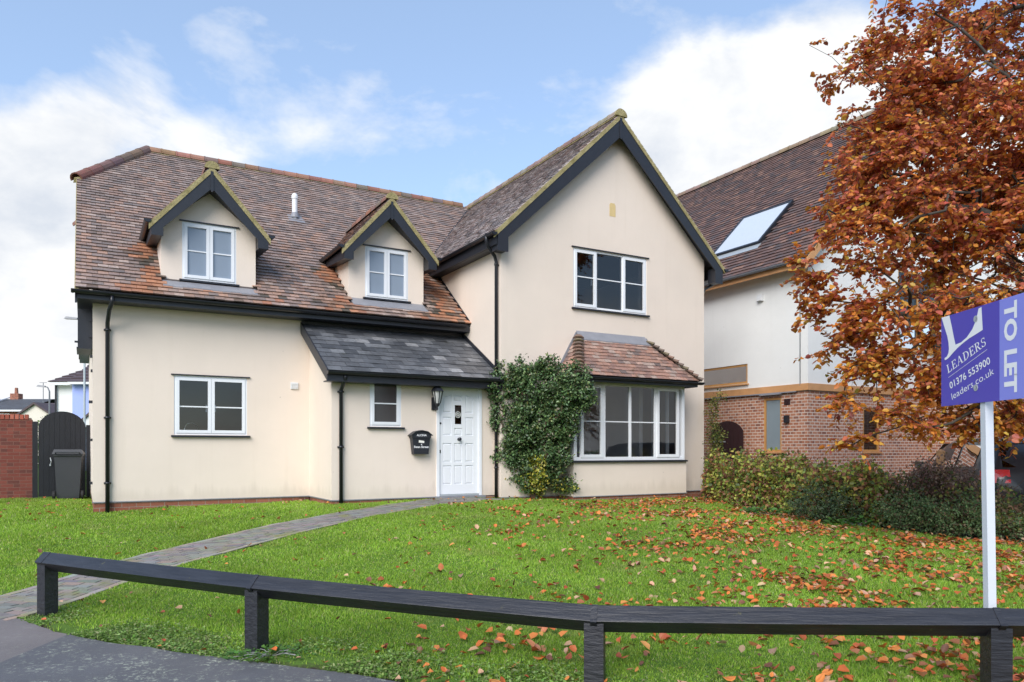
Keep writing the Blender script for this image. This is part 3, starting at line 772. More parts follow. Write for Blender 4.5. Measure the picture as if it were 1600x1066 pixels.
# ------------------------------------------------------------------ the house
H0 = (.142, 14.615, .48)     # street-grid corner of the main wing
hx, hy = W(H0[0], H0[1])
house = thing('detached_house', (hx, hy, H0[2]), TH, 'cream rendered detached house with tiled roofs, two dormers and a front gable', 'house')
UM0, UM1, VM = .142, 7.116, 14.615          # main wing
VP_, UP0 = 13.10, 3.813                     # porch
UW0, UW1, VW = 7.116, 12.485, 12.877        # gable wing
ZD = .655                                   # damp course
VBACK = 24.95
front = lambda v: (lambda a, z, d: (a, v+d, z))
side = lambda u: (lambda a, z, d: (u+d, a, z))
KM = .7946; ZE = 4.20; VE = 14.20; ZR = 8.65; VR = 19.80   # main slope
KW = .963; UC = 9.87; ZW = 8.64; UE = 6.86; VO = 12.63     # gable wing slope
def rm(v): return ZE+KM*(v-VE)
def rw(u): return ZW-KW*abs(u-UC)
def H(mb, name, mats, parent=None, smooth=False): return mb.build(name, mats, parent or house, smooth)

mb = MB(H0)   # main wing walls
mb.prism(front(VM), [(UM0,ZD),(UP0,ZD),(UW0,ZD),(UW0,4.10),(UM0,4.10)], 0, .28, [[(1.408,1.82),(2.656,1.82),(2.656,2.885),(1.408,2.885)]])
mb.prism(side(UM0), [(VM+.28,ZD),(VBACK,ZD),(VBACK,4.2),(21.7,6.95),(17.9,6.95),(VM+.28,4.2)], 0, .28)
mb.prism(front(VBACK-.28), [(UM0+.28,ZD),(UW1-.3,ZD),(UW1-.3,4.2),(UM0+.28,4.2)], 0, .28)
H(mb, 'wall', M['render'])
mb = MB(H0)   # porch walls, butting the main wall and the wing
mb.prism(front(VP_), [(UP0,ZD),(5.834,ZD),(5.834,2.80),(6.794,2.80),(6.794,ZD),(UW0,ZD),(UW0,3.03),(UP0,3.03)], 0, .2, [[(4.515,1.975),(5.125,1.975),(5.125,2.872),(4.515,2.872)]])
mb.prism(side(UP0), [(VP_+.2,ZD),(VM,ZD),(VM,3.86),(VP_+.2,3.03)], 0, .2)
H(mb, 'porch_wall', M['render'])
mb = MB(H0)   # gable wing walls
top = lambda u: rw(u)-.16
mb.prism(front(VW), [(UW0,ZD-.04),(8.47,ZD-.04),(8.47,2.96),(11.45,2.96),(11.45,ZD-.04),(UW1,ZD-.04),(UW1,top(UW1)),(UC,ZW-.20),(UW0,top(UW0))], 0, .28, [[(8.83,4.515),(10.78,4.515),(10.78,5.757),(8.83,5.757)]])
mb.prism(side(UW0), [(VW+.28,ZD-.04),(VM+.1,ZD-.04),(VM+.1,3.9),(21,8.0),(21,top(UW0)),(VW+.28,top(UW0))] if False else [(VW+.28,ZD-.04),(VBACK-.3,ZD-.04),(VBACK-.3,top(UW0)),(VW+.28,top(UW0))], 0, .24)
mb.prism(side(UW1-.24), [(VW+.28,ZD-.04),(VBACK-.3,ZD-.04),(VBACK-.3,top(UW1)),(VW+.28,top(UW1))], 0, .24)
H(mb, 'wing_wall', M['render'])
mb = MB(H0)   # brick plinth below the render
e = .012
mb.box(UM0+e, UP0+.0, VM+e, VM+.26, -.1, ZD-.012); mb.box(UM0+e, UM0+.26, VM+.26, VBACK, -.1, ZD-.012)
mb.box(UP0+e, 5.83, VP_+e, VP_+.18, -.1, ZD-.012); mb.box(UP0+e, UP0+.18, VP_+.18, VM+.005, -.1, ZD-.012); mb.box(6.80, UW0, VP_+e, VP_+.18, -.1, ZD-.012)
mb.box(UW0+e, 8.48, VW+e, VW+.26, -.1, ZD-.052); mb.box(11.44, UW1-e, VW+e, VW+.26, -.1, ZD-.052); mb.box(UW1-.26, UW1-e, VW+.26, VBACK, -.1, ZD-.052)
mb.box(8.482, 11.438, 12.362, 12.6, -.1, .608); mb.box(8.482, 8.7, 12.6, VW+.1, -.1, .608); mb.box(11.22, 11.438, 12.6, VW+.1, -.1, .608)
H(mb, 'plinth', M['brick'])
mb = MB(H0)   # bell-cast drip at the foot of the render
mb.box(UM0-.012, UP0-.012, VM-.012, VM+.004, ZD-.012, ZD+.006); mb.box(UP0-.012, 5.83, VP_-.012, VP_+.004, ZD-.012, ZD+.006); mb.box(UP0-.012, UP0+.004, VP_+.004, VM-.012, ZD-.012, ZD+.006)
mb.box(UW0-.004, 8.458, VW-.012, VW+.004, ZD-.052, ZD-.034); mb.box(11.462, UW1+.004, VW-.012, VW+.004, ZD-.052, ZD-.034); mb.box(8.458, 11.462, 12.338, 12.354, .602, .618)
H(mb, 'drip_bead', M['lead'])
mb = MB(H0)   # interior: floors and partitions seen through the glass
mb.m = 0
mb.box(.5, 3.7, 17.6, 17.7, ZD, 3.1); mb.box(7.4, 12.2, 16.6, 16.7, ZD, 5.9+.0); mb.box(4.1, 7.05, 14.2, 14.3, ZD+.1, 3.0)
mb.box(3.7, 3.8, 14.95, 17.6, ZD, 3.1)
mb.m = 1
mb.box(.45, 7.1, 14.9, 24, 3.12, 3.3); mb.box(7.37, 12.2, 13.2, 24, 3.35, 3.55); mb.box(.45, 7.1, 14.9, 24, .55, ZD); mb.box(7.37, 12.2, 13.2, 24, .5, ZD)
mb.box(4.05, 7.1, 13.32, 14.55, .5, ZD)
H(mb, 'interior', [M['inner'], M['inner_floor']])

# --- main roof
def tcol(p, a, s):
    u, v = p.x, p.y
    o = 0
    for uu, w, vt in ((1.08,.36,15.7),(4.55,.38,15.8),(6.75,.50,16.1)):
        if v < vt and abs(u-uu+.18*math.sin(v*5)) < w*(.55+.45*(vt-v)/1.6): o = .88
    if v < 14.55: o = max(o, .15)
    if random.random() < o:
        return cov(ORNG, [4,3,2.5,1.6,1.6])
    c = cov(TILES, TW)
    if random.random() < .08: c = (.45,.24,.15)
    k = min(1, max(0, (v-15)/4.5)); g = (.34,.30,.29)
    c = tuple(x*.56+y*.44 for x, y in zip(c, (.36,.265,.215)))
    return tuple(x*(1-.3*k)+y*.3*k for x, y in zip(c, g))
L_main = math.hypot(VR-VE, ZR-ZE); Sm = ((0, VR-VE, ZR-ZE))
U0 = -.115; HIPU, HIPV = 1.30, 17.88
mb = MB(H0)
def keep_main(x, y, a, s):
    if y > HIPV and x < U0+(y-HIPV)/(VR-HIPV)*(HIPU-U0): return False
    if rw(x) > rm(y)+.12 and x > UW0: return False
    if x > UW0 and y < 16.6 and rm(y) < top(UW0): 
        return False
    for du in (2.02, 5.45):
        if abs(x-du) < .79 and 14.47 < y < 15.9: return False
    return True
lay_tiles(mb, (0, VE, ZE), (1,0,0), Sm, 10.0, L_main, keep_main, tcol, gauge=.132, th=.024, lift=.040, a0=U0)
# deck under the tiles
mb.face([(U0+.02,VE+.02,ZE-.0),(UW0,VE+.02,ZE-.0),(UW0,rm(0) and 16.4,rm(16.4)),(9.87,VR,ZR-.0),(HIPU,VR,ZR),(U0+.02,HIPV,rm(HIPV))], (.06,.05,.05))
mb.face([(U0,VE,ZE-.10),(U0,HIPV,rm(HIPV)-.10),(U0,HIPV,rm(HIPV)),(U0,VE,ZE)], (.1,.1,.1))
mb.face([(U0,HIPV,rm(HIPV)),(HIPU,VR,ZR),(U0,2*VR-HIPV,rm(HIPV))], (.25,.14,.12))
mb.face([(U0,2*VR-HIPV,rm(HIPV)),(HIPU,VR,ZR),(9.87,VR,ZR),(9.87,2*VR-VE,ZE),(U0,2*VR-VE,ZE)], (.25,.14,.12))
roof = H(mb, 'roof', M['tile'])
mb = MB(H0)
ridge_run(mb, (HIPU,VR,ZR+.07), (9.62,VR,ZR+.07)); H(mb, 'ridge_tiles', M['ridge'], roof)
mb = MB(H0)
ridge_run(mb, (U0-.03,HIPV-.02,rm(HIPV)+.07), (HIPU+.02,VR,ZR+.09), r=.125, seg=.42, pal=[(.20,.095,.07),(.24,.115,.09),(.18,.10,.085)])
ridge_run(mb, (U0-.03,2*VR-HIPV,rm(HIPV)+.07), (HIPU+.02,VR+.02,ZR+.08), r=.12, seg=.42)
H(mb, 'hip_tiles', M['ridge'], roof)
mb = MB(H0); ridge_bed(mb, (HIPU,VR,ZR+.05), (9.6,VR,ZR+.05)); ridge_bed(mb, (U0,HIPV-.03,rm(HIPV)+.03), (HIPU,VR-.02,ZR+.05), w=.12)
# mossy verge pointing on the left edge
mb.hexa([(U0-.01,VE,ZE-.03),(U0+.05,VE,ZE-.03),(U0+.05,HIPV,rm(HIPV)-.03),(U0-.01,HIPV,rm(HIPV)-.03),(U0-.01,VE,ZE+.012),(U0+.05,VE,ZE+.012),(U0+.05,HIPV,rm(HIPV)+.012),(U0-.01,HIPV,rm(HIPV)+.012)])
H(mb, 'mortar_bedding', M['mortar'], roof)
mb = MB(H0)   # fascia, soffit, verge board
mb.box(U0, UW0-.002, VE+.04, VE+.065, 4.045, ZE-.005)
mb.box(U0, UW0-.002, VE+.065, VM-.002, 4.045, 4.062)
mb.hexa([(U0-.004,VE+.04,ZE-.235),(U0+.025,VE+.04,ZE-.235),(U0+.025,HIPV,rm(HIPV)-.25),(U0-.004,HIPV,rm(HIPV)-.25),(U0-.004,VE+.04,ZE-.03),(U0+.025,VE+.04,ZE-.03),(U0+.025,HIPV,rm(HIPV)-.04),(U0-.004,HIPV,rm(HIPV)-.04)])
mb.box(U0+.025, UM0+.1, VE+.07, VBACK, 4.05, 4.06)
H(mb, 'fascia', M['black'])
mb = MB(H0); gutter(mb, (U0-.06, VE+.038, ZE-.025), (UW0-.12, VE+.038, ZE-.025), (0,-1,0))
H(mb, 'gutter', M['gutter'])
mb = MB(H0)   # boarded black box on the side wall
mb.box(-.075, .140, 14.95, 15.9, 3.32, 3.985)
for k in range(6): mb.box(-.083, -.075, 14.96+k*.157, 15.09+k*.157, 3.33, 3.98)
mb.box(-.10, .141, 14.93, 15.92, 3.30, 3.325); mb.box(-.13, -.075, 14.94, 14.98, 3.40, 3.43)
for z in (3.5, 3.78): mb.box(.09, .141, 14.925, 14.95, z, z+.05)
H(mb, 'side_box', M['black'])
mb = MB(H0)
for z, d in ((.95,.05),(1.7,.035),(2.36,.06),(2.9,.03),(3.15,.04)): mb.box(.142-d, .142, 14.9, 15.0, z, z+.045)
H(mb, 'cable_clip', M['black'])

# --- dormers
def dormer(du, dz=0.0, vf=14.745):
    o = H0; c = 2.02+du; hw = .815; zb = 4.56+dz; ze = 5.60+dz; ZA = 6.66+dz; kd = 1.13
    VF = vf-.30; vb = 17.35; U_ = lambda a: a+du
    f = lambda a: ZA-kd*abs(a-c)                      # top of the sarking line
    roofm = MB(o)
    hwO = 1.02
    for s in (-1, 1):
        A = (0,1,0); O = (c+s*hwO, VF, f(c+hwO)); S = (-s*hwO, 0, kd*hwO)
        L = math.hypot(hwO, kd*hwO)
        kp = lambda x, y, a, q: f(x) > rm(y)-.02
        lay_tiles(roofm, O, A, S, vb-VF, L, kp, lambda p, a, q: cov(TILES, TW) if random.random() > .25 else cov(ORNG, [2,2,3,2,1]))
        roofm.face([(c+s*hwO,VF+.01,f(c+hwO)),(c,VF+.01,ZA),(c,vb+.1,ZA),(c+s*hwO,16.0,f(c+hwO))], (.05,.05,.05))
        # tile undercloak edge on the verge
    dm = H(roofm, 'dormer', M['tile'])
    w = MB(o)
    w.prism(front(vf), [(c-hw,zb),(c+hw,zb),(c+hw,ze),(c,ze+hw*kd-.13),(c-hw,ze)], 0, .12, [[(c-.465,4.645+dz),(c+.465,4.645+dz),(c+.465,5.69+dz),(c-.465,5.69+dz)]])
    for s in (-1, 1):
        u0 = c+s*hw; u1 = c+s*(hw-.1)
        w.hexa([(u0,vf+.12,zb),(u1,vf+.12,zb),(u1,vf+.13,zb),(u0,vf+.13,zb),(u0,vf+.12,ze+.02),(u1,vf+.12,ze+.02),(u1,16.1,ze+.02),(u0,16.1,ze+.02)])
    H(w, 'dormer_wall', M['render'], dm)
    b = MB(o)   # bargeboards with boxed feet
    bd = .215
    for s in (-1, 1):
        P = lambda a, z, d, s=s: (c+s*a, VF+d, z)
        b.prism(P, [(0,ZA-.065),(.94,ZA-.065-kd*.94),(.99,ZA-.065-kd*.985),(.99,5.30+dz),(.80,5.30+dz),(.80,ZA-.065-kd*.80-bd*1.1),(0,ZA-.065-bd*1.5)], 0, .026)
        b.hexa([(c+s*.99,VF+.026,5.30+dz),(c+s*.82,VF+.026,5.30+dz),(c+s*.82,vf+1.2,5.40+dz),(c+s*.99,vf+1.2,5.40+dz),(c+s*.99,VF+.026,5.50+dz),(c+s*.82,VF+.026,5.56+dz),(c+s*.82,vf+1.2,5.56+dz),(c+s*.99,vf+1.2,5.50+dz)])
    b.box(c-.026, c+.026, VF-.014, VF-.001, ZA-.44, ZA-.085)
    b.lathe([(.004,-.03),(.016,-.015),(.010,0)], c, VF-.008, ZA-.44, 8)
    b.prism(lambda a,z,d: (a, VF+.03+d, z), [(c-.80,5.62+dz),(c,ZA-.40),(c+.80,5.62+dz),(c+.80,5.70+dz),(c,ZA-.33),(c-.80,5.70+dz)], 0, .26)
    H(b, 'bargeboard', M['black'], dm)
    v = MB(o)
    for s in (-1, 1):
        P = lambda a, z, d, s=s: (c+s*a, VF-.012+d, z)
        v.prism(P, [(0,ZA-.105),(1.03,ZA-.105-kd*1.03),(1.03,ZA+.010-kd*1.03),(0,ZA+.010)], 0, .05)
    v.prism(lambda a,z,d: (c+a, VF-.02+d, z), [(.13*math.cos(t), ZA-.03+.13*math.sin(t)) for t in [PI*k/10 for k in range(11)]], 0, .03)
    H(v, 'verge_mortar', M['mortar'], dm)
    r = MB(o); ridge_run(r, (c,VF+.0,ZA+.05), (c,vb+.05,ZA+.05), r=.11, seg=.33); H(r, 'ridge_tile', M['ridge'], dm)
    g = MB(o)
    for s in (-1, 1): gutter(g, (c+s*.995, VF-.03, 5.56+dz), (c+s*.995, 15.95, 5.56+dz), (s,0,0), r=.055)
    H(g, 'dormer_gutter', M['gutter'], dm)
    a_ = MB(o)   # lead apron
    za = lambda v_: rm(v_)+.075
    n = 10
    for k in range(n):
        x0 = c-.80+k*.16; x1 = x0+.16; vv = vf-.31+.01*random.uniform(-1,1); z0 = random.uniform(0,.01)
        a_.hexa([(x0,vv,rm(vv)+.035),(x1,vv,rm(vv)+.035),(x1,vf-.002,zb+.02),(x0,vf-.002,zb+.02),(x0,vv,rm(vv)+.052),(x1,vv,rm(vv)+.052),(x1,vf-.002,zb+.045),(x0,vf-.002,zb+.045)])
    H(a_, 'lead_apron', M['lead'], dm)
    window(dm, o, front(vf), c-.465, c+.465, 4.645+dz, 5.69+dz, [(c-.42,c-.015,True),(c+.015,c+.42,True)], [5.175+dz], d0=.0, glass='obscured')
dormer(0); dormer(3.43, .02)

# flue
fu, fv = 4.262, 17.614; fz = rm(fv)
mb = MB(H0); mb.lathe([(.062,-.05),(.062,.46),(.075,.46),(.075,.52),(.045,.58)], fu, fv, fz, 14)
fl = H(mb, 'flue', M['offwhite'], smooth=False)
mb = MB(H0); Pn = lambda a, b, d: (fu+a, fv+b*.78-d*.62, fz+b*.62+.03+d*.78)
mb.prism(Pn, [(-.17,-.24),(.20,-.26),(.17,.16),(-.15,.14)], 0, .008); mb.lathe([(.10,.02),(.09,.08),(.066,.14)], fu, fv, fz, 14)
H(mb, 'flue_flashing', M['lead'], fl)

# kitchen tap behind the ground floor window
mb = MB(H0); mb.tube([(1.62,14.98,1.75),(1.62,14.98,1.95),(1.66,14.97,2.03),(1.75,14.96,2.05),(1.83,14.95,2.0),(1.84,14.95,1.92)], .014, 7); H(mb, 'kitchen_tap', M['chrome'])
mb = MB(H0); mb.box(11.0, 11.1, 13.4, 16.6, .66, 3.3); mb.box(10.3, 11.0, 15.3, 15.4, .66, 3.3); H(mb, 'pale_room_wall', M['white'])
# --- gable wing roof
mb = MB(H0)
Lw = math.hypot(UC-UE, KW*(UC-UE))
WT = [(.50,.43,.41),(.37,.31,.30),(.52,.45,.42),(.26,.23,.23),(.55,.45,.41),(.40,.29,.26)]  # wing slope tiles paler: the wet reflected sheen is put into their colour
wc = lambda p, a, s: cov(WT, [3,3,3,2,2,2.5])
kw = lambda x, y, a, s: rw(x) > rm(y)-.05 if y < VR else True
for s in (-1, 1):
    O = (UC+s*(UC-UE), VO, rw(UE)); S = (-s*(UC-UE), 0, KW*(UC-UE))
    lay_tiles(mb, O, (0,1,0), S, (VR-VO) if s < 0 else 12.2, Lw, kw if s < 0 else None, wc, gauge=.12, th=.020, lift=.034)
mb.face([(UE+.02,VO+.01,rw(UE)),(UC,VO+.01,ZW),(UC,VR+.05,ZW),(UE+.02,16.7,rw(UE))], (.05,.05,.05))
mb.face([(2*UC-UE-.02,VO+.01,rw(UE)),(UC,VO+.01,ZW),(UC,VBACK,ZW),(2*UC-UE-.02,VBACK,rw(UE))], (.05,.05,.05))
mb.face([(UC,VR,ZW),(UC,VBACK,ZW),(UE,VBACK,rw(UE)),(UE,VR,rw(UE))], (.2,.15,.14))
wr = H(mb, 'wing_roof', M['tile'])
mb = MB(H0); ridge_run(mb, (UC,VO-.01,ZW+.07), (UC,VBACK,ZW+.07), seg=.33, pal=[(.33,.24,.20),(.28,.19,.16),(.24,.17,.15)]); H(mb, 'wing_ridge_tiles', M['ridge'], wr)
mb = MB(H0)
for s in (-1, 1):
    P = lambda a, z, d, s=s: (UC+s*a, VO-.012+d, z)
    E1 = UC-UE+.02
    mb.prism(P, [(0,ZW-.095),(E1,ZW-.095-KW*E1),(E1,ZW+.012-KW*E1),(0,ZW+.012)], 0, .06)
mb.prism(lambda a,z,d: (UC+a, VO-.03+d, z), [(.155*math.cos(t), ZW-.04+.15*math.sin(t)) for t in [PI*k/10 for k in range(11)]], 0, .05)
ridge_bed(mb, (UC,VO,ZW+.05), (UC,VR+2,ZW+.05), w=.12)
H(mb, 'wing_verge_mortar', M['mortar'], wr)
mb = MB(H0)
BD = .27
for s in (-1, 1):
    P = lambda a, z, d, s=s: (UC+s*a, VO+d, z)
    g = UC-UE; e0 = g-.05
    mb.prism(P, [(0,ZW-.064),(e0,ZW-.064-KW*e0),(e0,rw(UE)-.36),(g-.28,rw(UE)-.36),(g-.28,ZW-.064-KW*(g-.28)-BD*1.05),(0,ZW-.064-BD*1.5)], 0, .028)
    # boxed eaves foot running back
    x0, x1 = UC+s*(e0), UC+s*(g-.27)
    mb.hexa([(x0,VO+.028,rw(UE)-.34),(x1,VO+.028,rw(UE)-.34),(x1,VW,rw(UE)-.34),(x0,VW,rw(UE)-.34),(x0,VO+.028,rw(UE)-.02),(x1,VO+.028,rw(UE)-.02),(x1,VW,rw(UE)-.02),(x0,VW,rw(UE)-.02)])
    ye = 16.75 if s < 0 else VBACK
    xs0, xs1 = sorted((UC+s*(g-.045), UC+s*(g-.02)))
    mb.box(xs0, xs1, VO+.028, ye, rw(UE)-.24, rw(UE)-.005)
    xs0, xs1 = sorted((UC+s*(g-.256+.003*1), UC+s*(g-.05)))
    mb.box(xs0, xs1, VW, ye, rw(UE)-.245, rw(UE)-.225)
    # raking soffit
    mb.prism(P, [(.0,ZW-.19),(g-.26,ZW-.19-KW*(g-.26)),(g-.26,ZW-.17-KW*(g-.26)),(.0,ZW-.17)], .03, VW-VO-.002)
mb.box(UC-.03, UC+.03, VO-.016, VO-.001, ZW-.50, ZW-.075); mb.lathe([(.004,-.035),(.018,-.018),(.012,0)], UC, VO-.008, ZW-.50, 8)
H(mb, 'wing_bargeboard', M['black'])
mb = MB(H0); gutter(mb, (UE+.02, VO-.04, rw(UE)-.02), (UE+.02, 16.55, rw(UE)-.02), (-1,0,0)); gutter(mb, (2*UC-UE-.02, VO-.04, rw(UE)-.02), (2*UC-UE-.02, VBACK, rw(UE)-.02), (1,0,0))
H(mb, 'wing_gutter', M['gutter'])
mb = MB(H0); mb.box(9.76, 9.92, VW-.004, VW+.0, 6.545, 6.80); mb.box(9.78, 9.90, VW-.004, VW+.0, 6.80, 6.83)
H(mb, 'old_sign_patch', M['yellow'])
# valley lead
mb = MB(H0)
Pv = lambda z: (UC-(ZW-z)/KW, VR-(ZR-z)/KM, z)
a, b = Vector(Pv(5.85)), Vector(Pv(8.6)); mb.tube([a+Vector((0,0,.01)), b+Vector((0,0,.01))], .035, 6)
# abutment flashing where the main roof meets the wing wall
mb.hexa([(UW0-.012,VE+.05,ZE+.01),(UW0-.001,VE+.05,ZE+.01),(UW0-.001,16.45,rm(16.45)+.01),(UW0-.012,16.45,rm(16.45)+.01),(UW0-.012,VE+.05,ZE+.09),(UW0-.001,VE+.05,ZE+.09),(UW0-.001,16.45,rm(16.45)+.09),(UW0-.012,16.45,rm(16.45)+.09)])
H(mb, 'valley_lead', M['black'])

# --- windows and door
P = front(VM); window(house, H0, P, 1.408, 2.656, 1.82, 2.885, [(1.453,2.017,True),(2.047,2.611,True)], [2.33])
P = front(VP_); window(house, H0, P, 4.515, 5.125, 1.975, 2.872, [(4.56,5.08,True)], [2.40], glass='dull_pane')
P = front(VW); window(house, H0, P, 8.83, 10.78, 4.515, 5.757, [(8.875,9.40,.045),(9.44,10.10,False),(10.14,10.735,.045)], [5.17])
mb = MB(H0); mb.box(3.455, 3.60, VM-.022, VM, 2.715, 2.845)
for k in range(4): mb.box(3.465, 3.59, VM-.032, VM-.022, 2.727+k*.029, 2.745+k*.029)
H(mb, 'vent', M['offwhite'])
# door
mb = MB(H0); P = front(VP_); FM = .055
mb.pbox(P, 5.834,5.834+FM, .665,2.80, -.02,.09); mb.pbox(P, 6.794-FM,6.794, .665,2.80, -.02,.09); mb.pbox(P, 5.834+FM,6.794-FM, 2.80-FM,2.80, -.019,.09)
mb.pbox(P, 5.78,6.85, 2.801,2.825, -.03,.01)
df = H(mb, 'door_frame', M['white'])
mb = MB(H0); a0, a1, z0, z1 = 5.892, 6.736, .70, 2.742; w_ = a1-a0; h_ = z1-z0
holes = []; fields = []
def hole(x0,x1,y0,y1,arch=0):
    p = [(a0+w_*x0,z0+h_*y0),(a0+w_*x1,z0+h_*y0),(a0+w_*x1,z0+h_*(y1)),(a0+w_*x0,z0+h_*(y1))]
    if arch == 1: p = p[:2]+[(p[2][0],p[2][1]+.035),(p[3][0],p[3][1]-.012)]
    if arch == -1: p = p[:2]+[(p[2][0],p[2][1]-.012),(p[3][0],p[3][1]+.035)]
    if arch == 2: p = p[:3]+[((p[2][0]+p[3][0])/2, p[2][1]+.022)]+p[3:]
    return p
cols_ = [(.095,.308),(.38,.578),(.66,.863)]
for ci, (x0,x1) in enumerate(cols_):
    holes.append(hole(x0,x1,.09,.269)); holes.append(hole(x0,x1,.30,.479))
    if ci != 1: holes.append(hole(x0,x1,.551,.725)); holes.append(hole(x0,x1,.765,.925,1 if ci == 0 else -1))
holes.append(hole(.38,.578,.551,.62)); holes.append(hole(.38,.578,.875,.93,2))
glasshole = hole(.395,.565,.659,.838)
mb.prism(P, [(a0,z0),(a1,z0),(a1,z1),(a0,z1)], .012, .03, holes+[glasshole])
mb.pbox(P, a0,a1, z0,z0+h_*.65, .03,.05); mb.pbox(P, a0,a1, z0+h_*.85,z1, .03,.05); mb.pbox(P, a0,a0+w_*.39, z0+h_*.65,z0+h_*.85, .03,.05); mb.pbox(P, a0+w_*.57,a1, z0+h_*.65,z0+h_*.85, .03,.05)
for hp in holes:
    cx = sum(p[0] for p in hp)/len(hp); cz = sum(p[1] for p in hp)/len(hp)
    q = [(cx+(x-cx)*(1-.05/max(.01,abs(x-cx)+.0)) if abs(x-cx) > .052 else cx+(x-cx)*.3, cz+(z-cz)*(1-.028/max(.03,abs(z-cz)))) for x, z in hp]
    q = [(cx+(x-cx)*.72, cz+(z-cz)*(1-.030/max(.035,abs(z-cz)))) for x, z in hp]
    A_ = [mb.vert(P(x,z,.029)) for x, z in hp]; B_ = [mb.vert(P(x,z,.016)) for x, z in q]
    n = len(hp)
    A_ = [mb.vert(P(cx+(x-cx)*.86, cz+(z-cz)*(1-.015/max(.035,abs(z-cz))), .029)) for x, z in hp]
    for k in range(n): mb.idx([A_[k],A_[(k+1)%n],B_[(k+1)%n],B_[k]])
    mb.idx(B_)
door = H(mb, 'door', M['white'])
mb = MB(H0); g = glasshole; mb.face([P(x,z,.024) for x, z in g]); H(mb, 'door_pane', M['glass'], door)
mb = MB(H0)
gc = ((g[0][0]+g[1][0])/2, (g[0][1]+g[2][1])/2-.0)
def torus(mb, P, cx, cz, R, r, d, n=22):
    rings = []
    for k in range(n):
        t = 2*PI*k/n; rings.append([mb.vert(P(cx+(R+r*math.cos(s))*math.cos(t), cz+(R+r*math.cos(s))*math.sin(t), d-r*math.sin(s))) for s in [2*PI*j/8 for j in range(8)]])
    for k in range(n):
        a, b = rings[k], rings[(k+1)%n]
        for j in range(8): mb.idx([a[j],a[(j+1)%8],b[(j+1)%8],b[j]])
torus(mb, P, gc[0], gc[1], .055, .010, .022); torus(mb, P, gc[0], gc[1], .024, .011, .022)
H(mb, 'bullseye', M['lampglass'], door, smooth=True)
def disc(mb, P, cx, cz, prof, n=14):
    rings = [[mb.vert(P(cx+r*math.cos(2*PI*k/n), cz+r*math.sin(2*PI*k/n), d)) for k in range(n)] for r, d in prof]
    for a, b in zip(rings, rings[1:]):
        for k in range(n): mb.idx([a[k],a[(k+1)%n],b[(k+1)%n],b[k]])
    mb.idx(rings[-1])
mb = MB(H0); disc(mb, P, a0+w_*.49, z0+h_*.517, [(.03,.012),(.03,.004),(.014,.0),(.014,-.025),(.034,-.035),(.036,-.055),(.02,-.068)])
H(mb, 'door_knob', M['black'], door, smooth=True)
mb = MB(H0); disc(mb, P, a0+w_*.035, z0+h_*.665, [(.019,.012),(.019,.002),(.01,-.002)]); mb.pbox(P, a0+w_*.015,a0+w_*.04, z0+h_*.385,z0+h_*.415, .004,.012)
H(mb, 'door_lock', M['black'], door)
mb = MB(H0); mb.pbox(P, 5.80,6.83, .615,.664, -.12,.12); H(mb, 'threshold', M['lead'])
mb = MB(H0); mb.pbox(P, 5.892,6.736, .667,.698, -.012,.03); H(mb, 'weather_bar', M['steel'], door)

# --- porch roof
mb = MB(H0)
KP = .585; zp = 2.925; vp0 = 12.79; Lp = math.hypot(VM-vp0, KP*(VM-vp0))
def scol(p, a, s):
    c = cov([(.11,.115,.125),(.145,.15,.16),(.085,.09,.10),(.20,.205,.215),(.27,.27,.275)], [4,4,3,1.6,.5]); return c
def kporch(x, y, a, s): return not (x > UW0-.01 and y > VW-.01)
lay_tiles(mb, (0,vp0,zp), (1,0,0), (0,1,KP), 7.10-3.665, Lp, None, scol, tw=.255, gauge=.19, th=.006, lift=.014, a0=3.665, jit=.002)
mb.hexa([(3.67,vp0+.01,zp-.045),(7.10,vp0+.01,zp-.045),(7.10,VM-.001,zp+KP*(VM-vp0)-.05),(3.67,VM-.001,zp+KP*(VM-vp0)-.05),(3.67,vp0+.01,zp-.002),(7.10,vp0+.01,zp-.002),(7.10,VM-.001,zp+KP*(VM-vp0)-.004),(3.67,VM-.001,zp+KP*(VM-vp0)-.004)], (.03,.03,.03))
pr = H(mb, 'porch_roof', M['slate'])
mb = MB(H0)
zt = zp+KP*(VM-vp0)
mb.hexa([(3.645,vp0,zp-.19),(3.668,vp0,zp-.19),(3.668,VM-.002,zt-.19),(3.645,VM-.002,zt-.19),(3.645,vp0,zp+.02),(3.668,vp0,zp+.02),(3.668,VM-.002,zt+.02),(3.645,VM-.002,zt+.02)])
mb.box(3.668, 7.10, vp0+.02, vp0+.042, zp-.185, zp-.01); mb.box(3.668, 7.10, vp0+.042, VP_-.002, zp-.185, zp-.165)
H(mb, 'porch_fascia', M['black'])
mb = MB(H0)
mb.hexa([(7.10,vp0-.0,zp-.02),(7.125,vp0-.0,zp-.02),(7.125,VM-.002,zt-.02),(7.10,VM-.002,zt-.02),(7.10,vp0,zp+.10),(7.125,vp0,zp+.10),(7.125,VM-.002,zt+.10),(7.10,VM-.002,zt+.10)])
mb.box(3.66, 7.09, VM-.02, VM-.001, zt-.01, zt+.08)
H(mb, 'porch_flashing', M['black'], pr)
mb = MB(H0); gutter(mb, (3.64, vp0+.018, zp-.015), (7.08, vp0+.018, zp-.015), (0,-1,0), r=.055); H(mb, 'porch_gutter', M['gutter'])

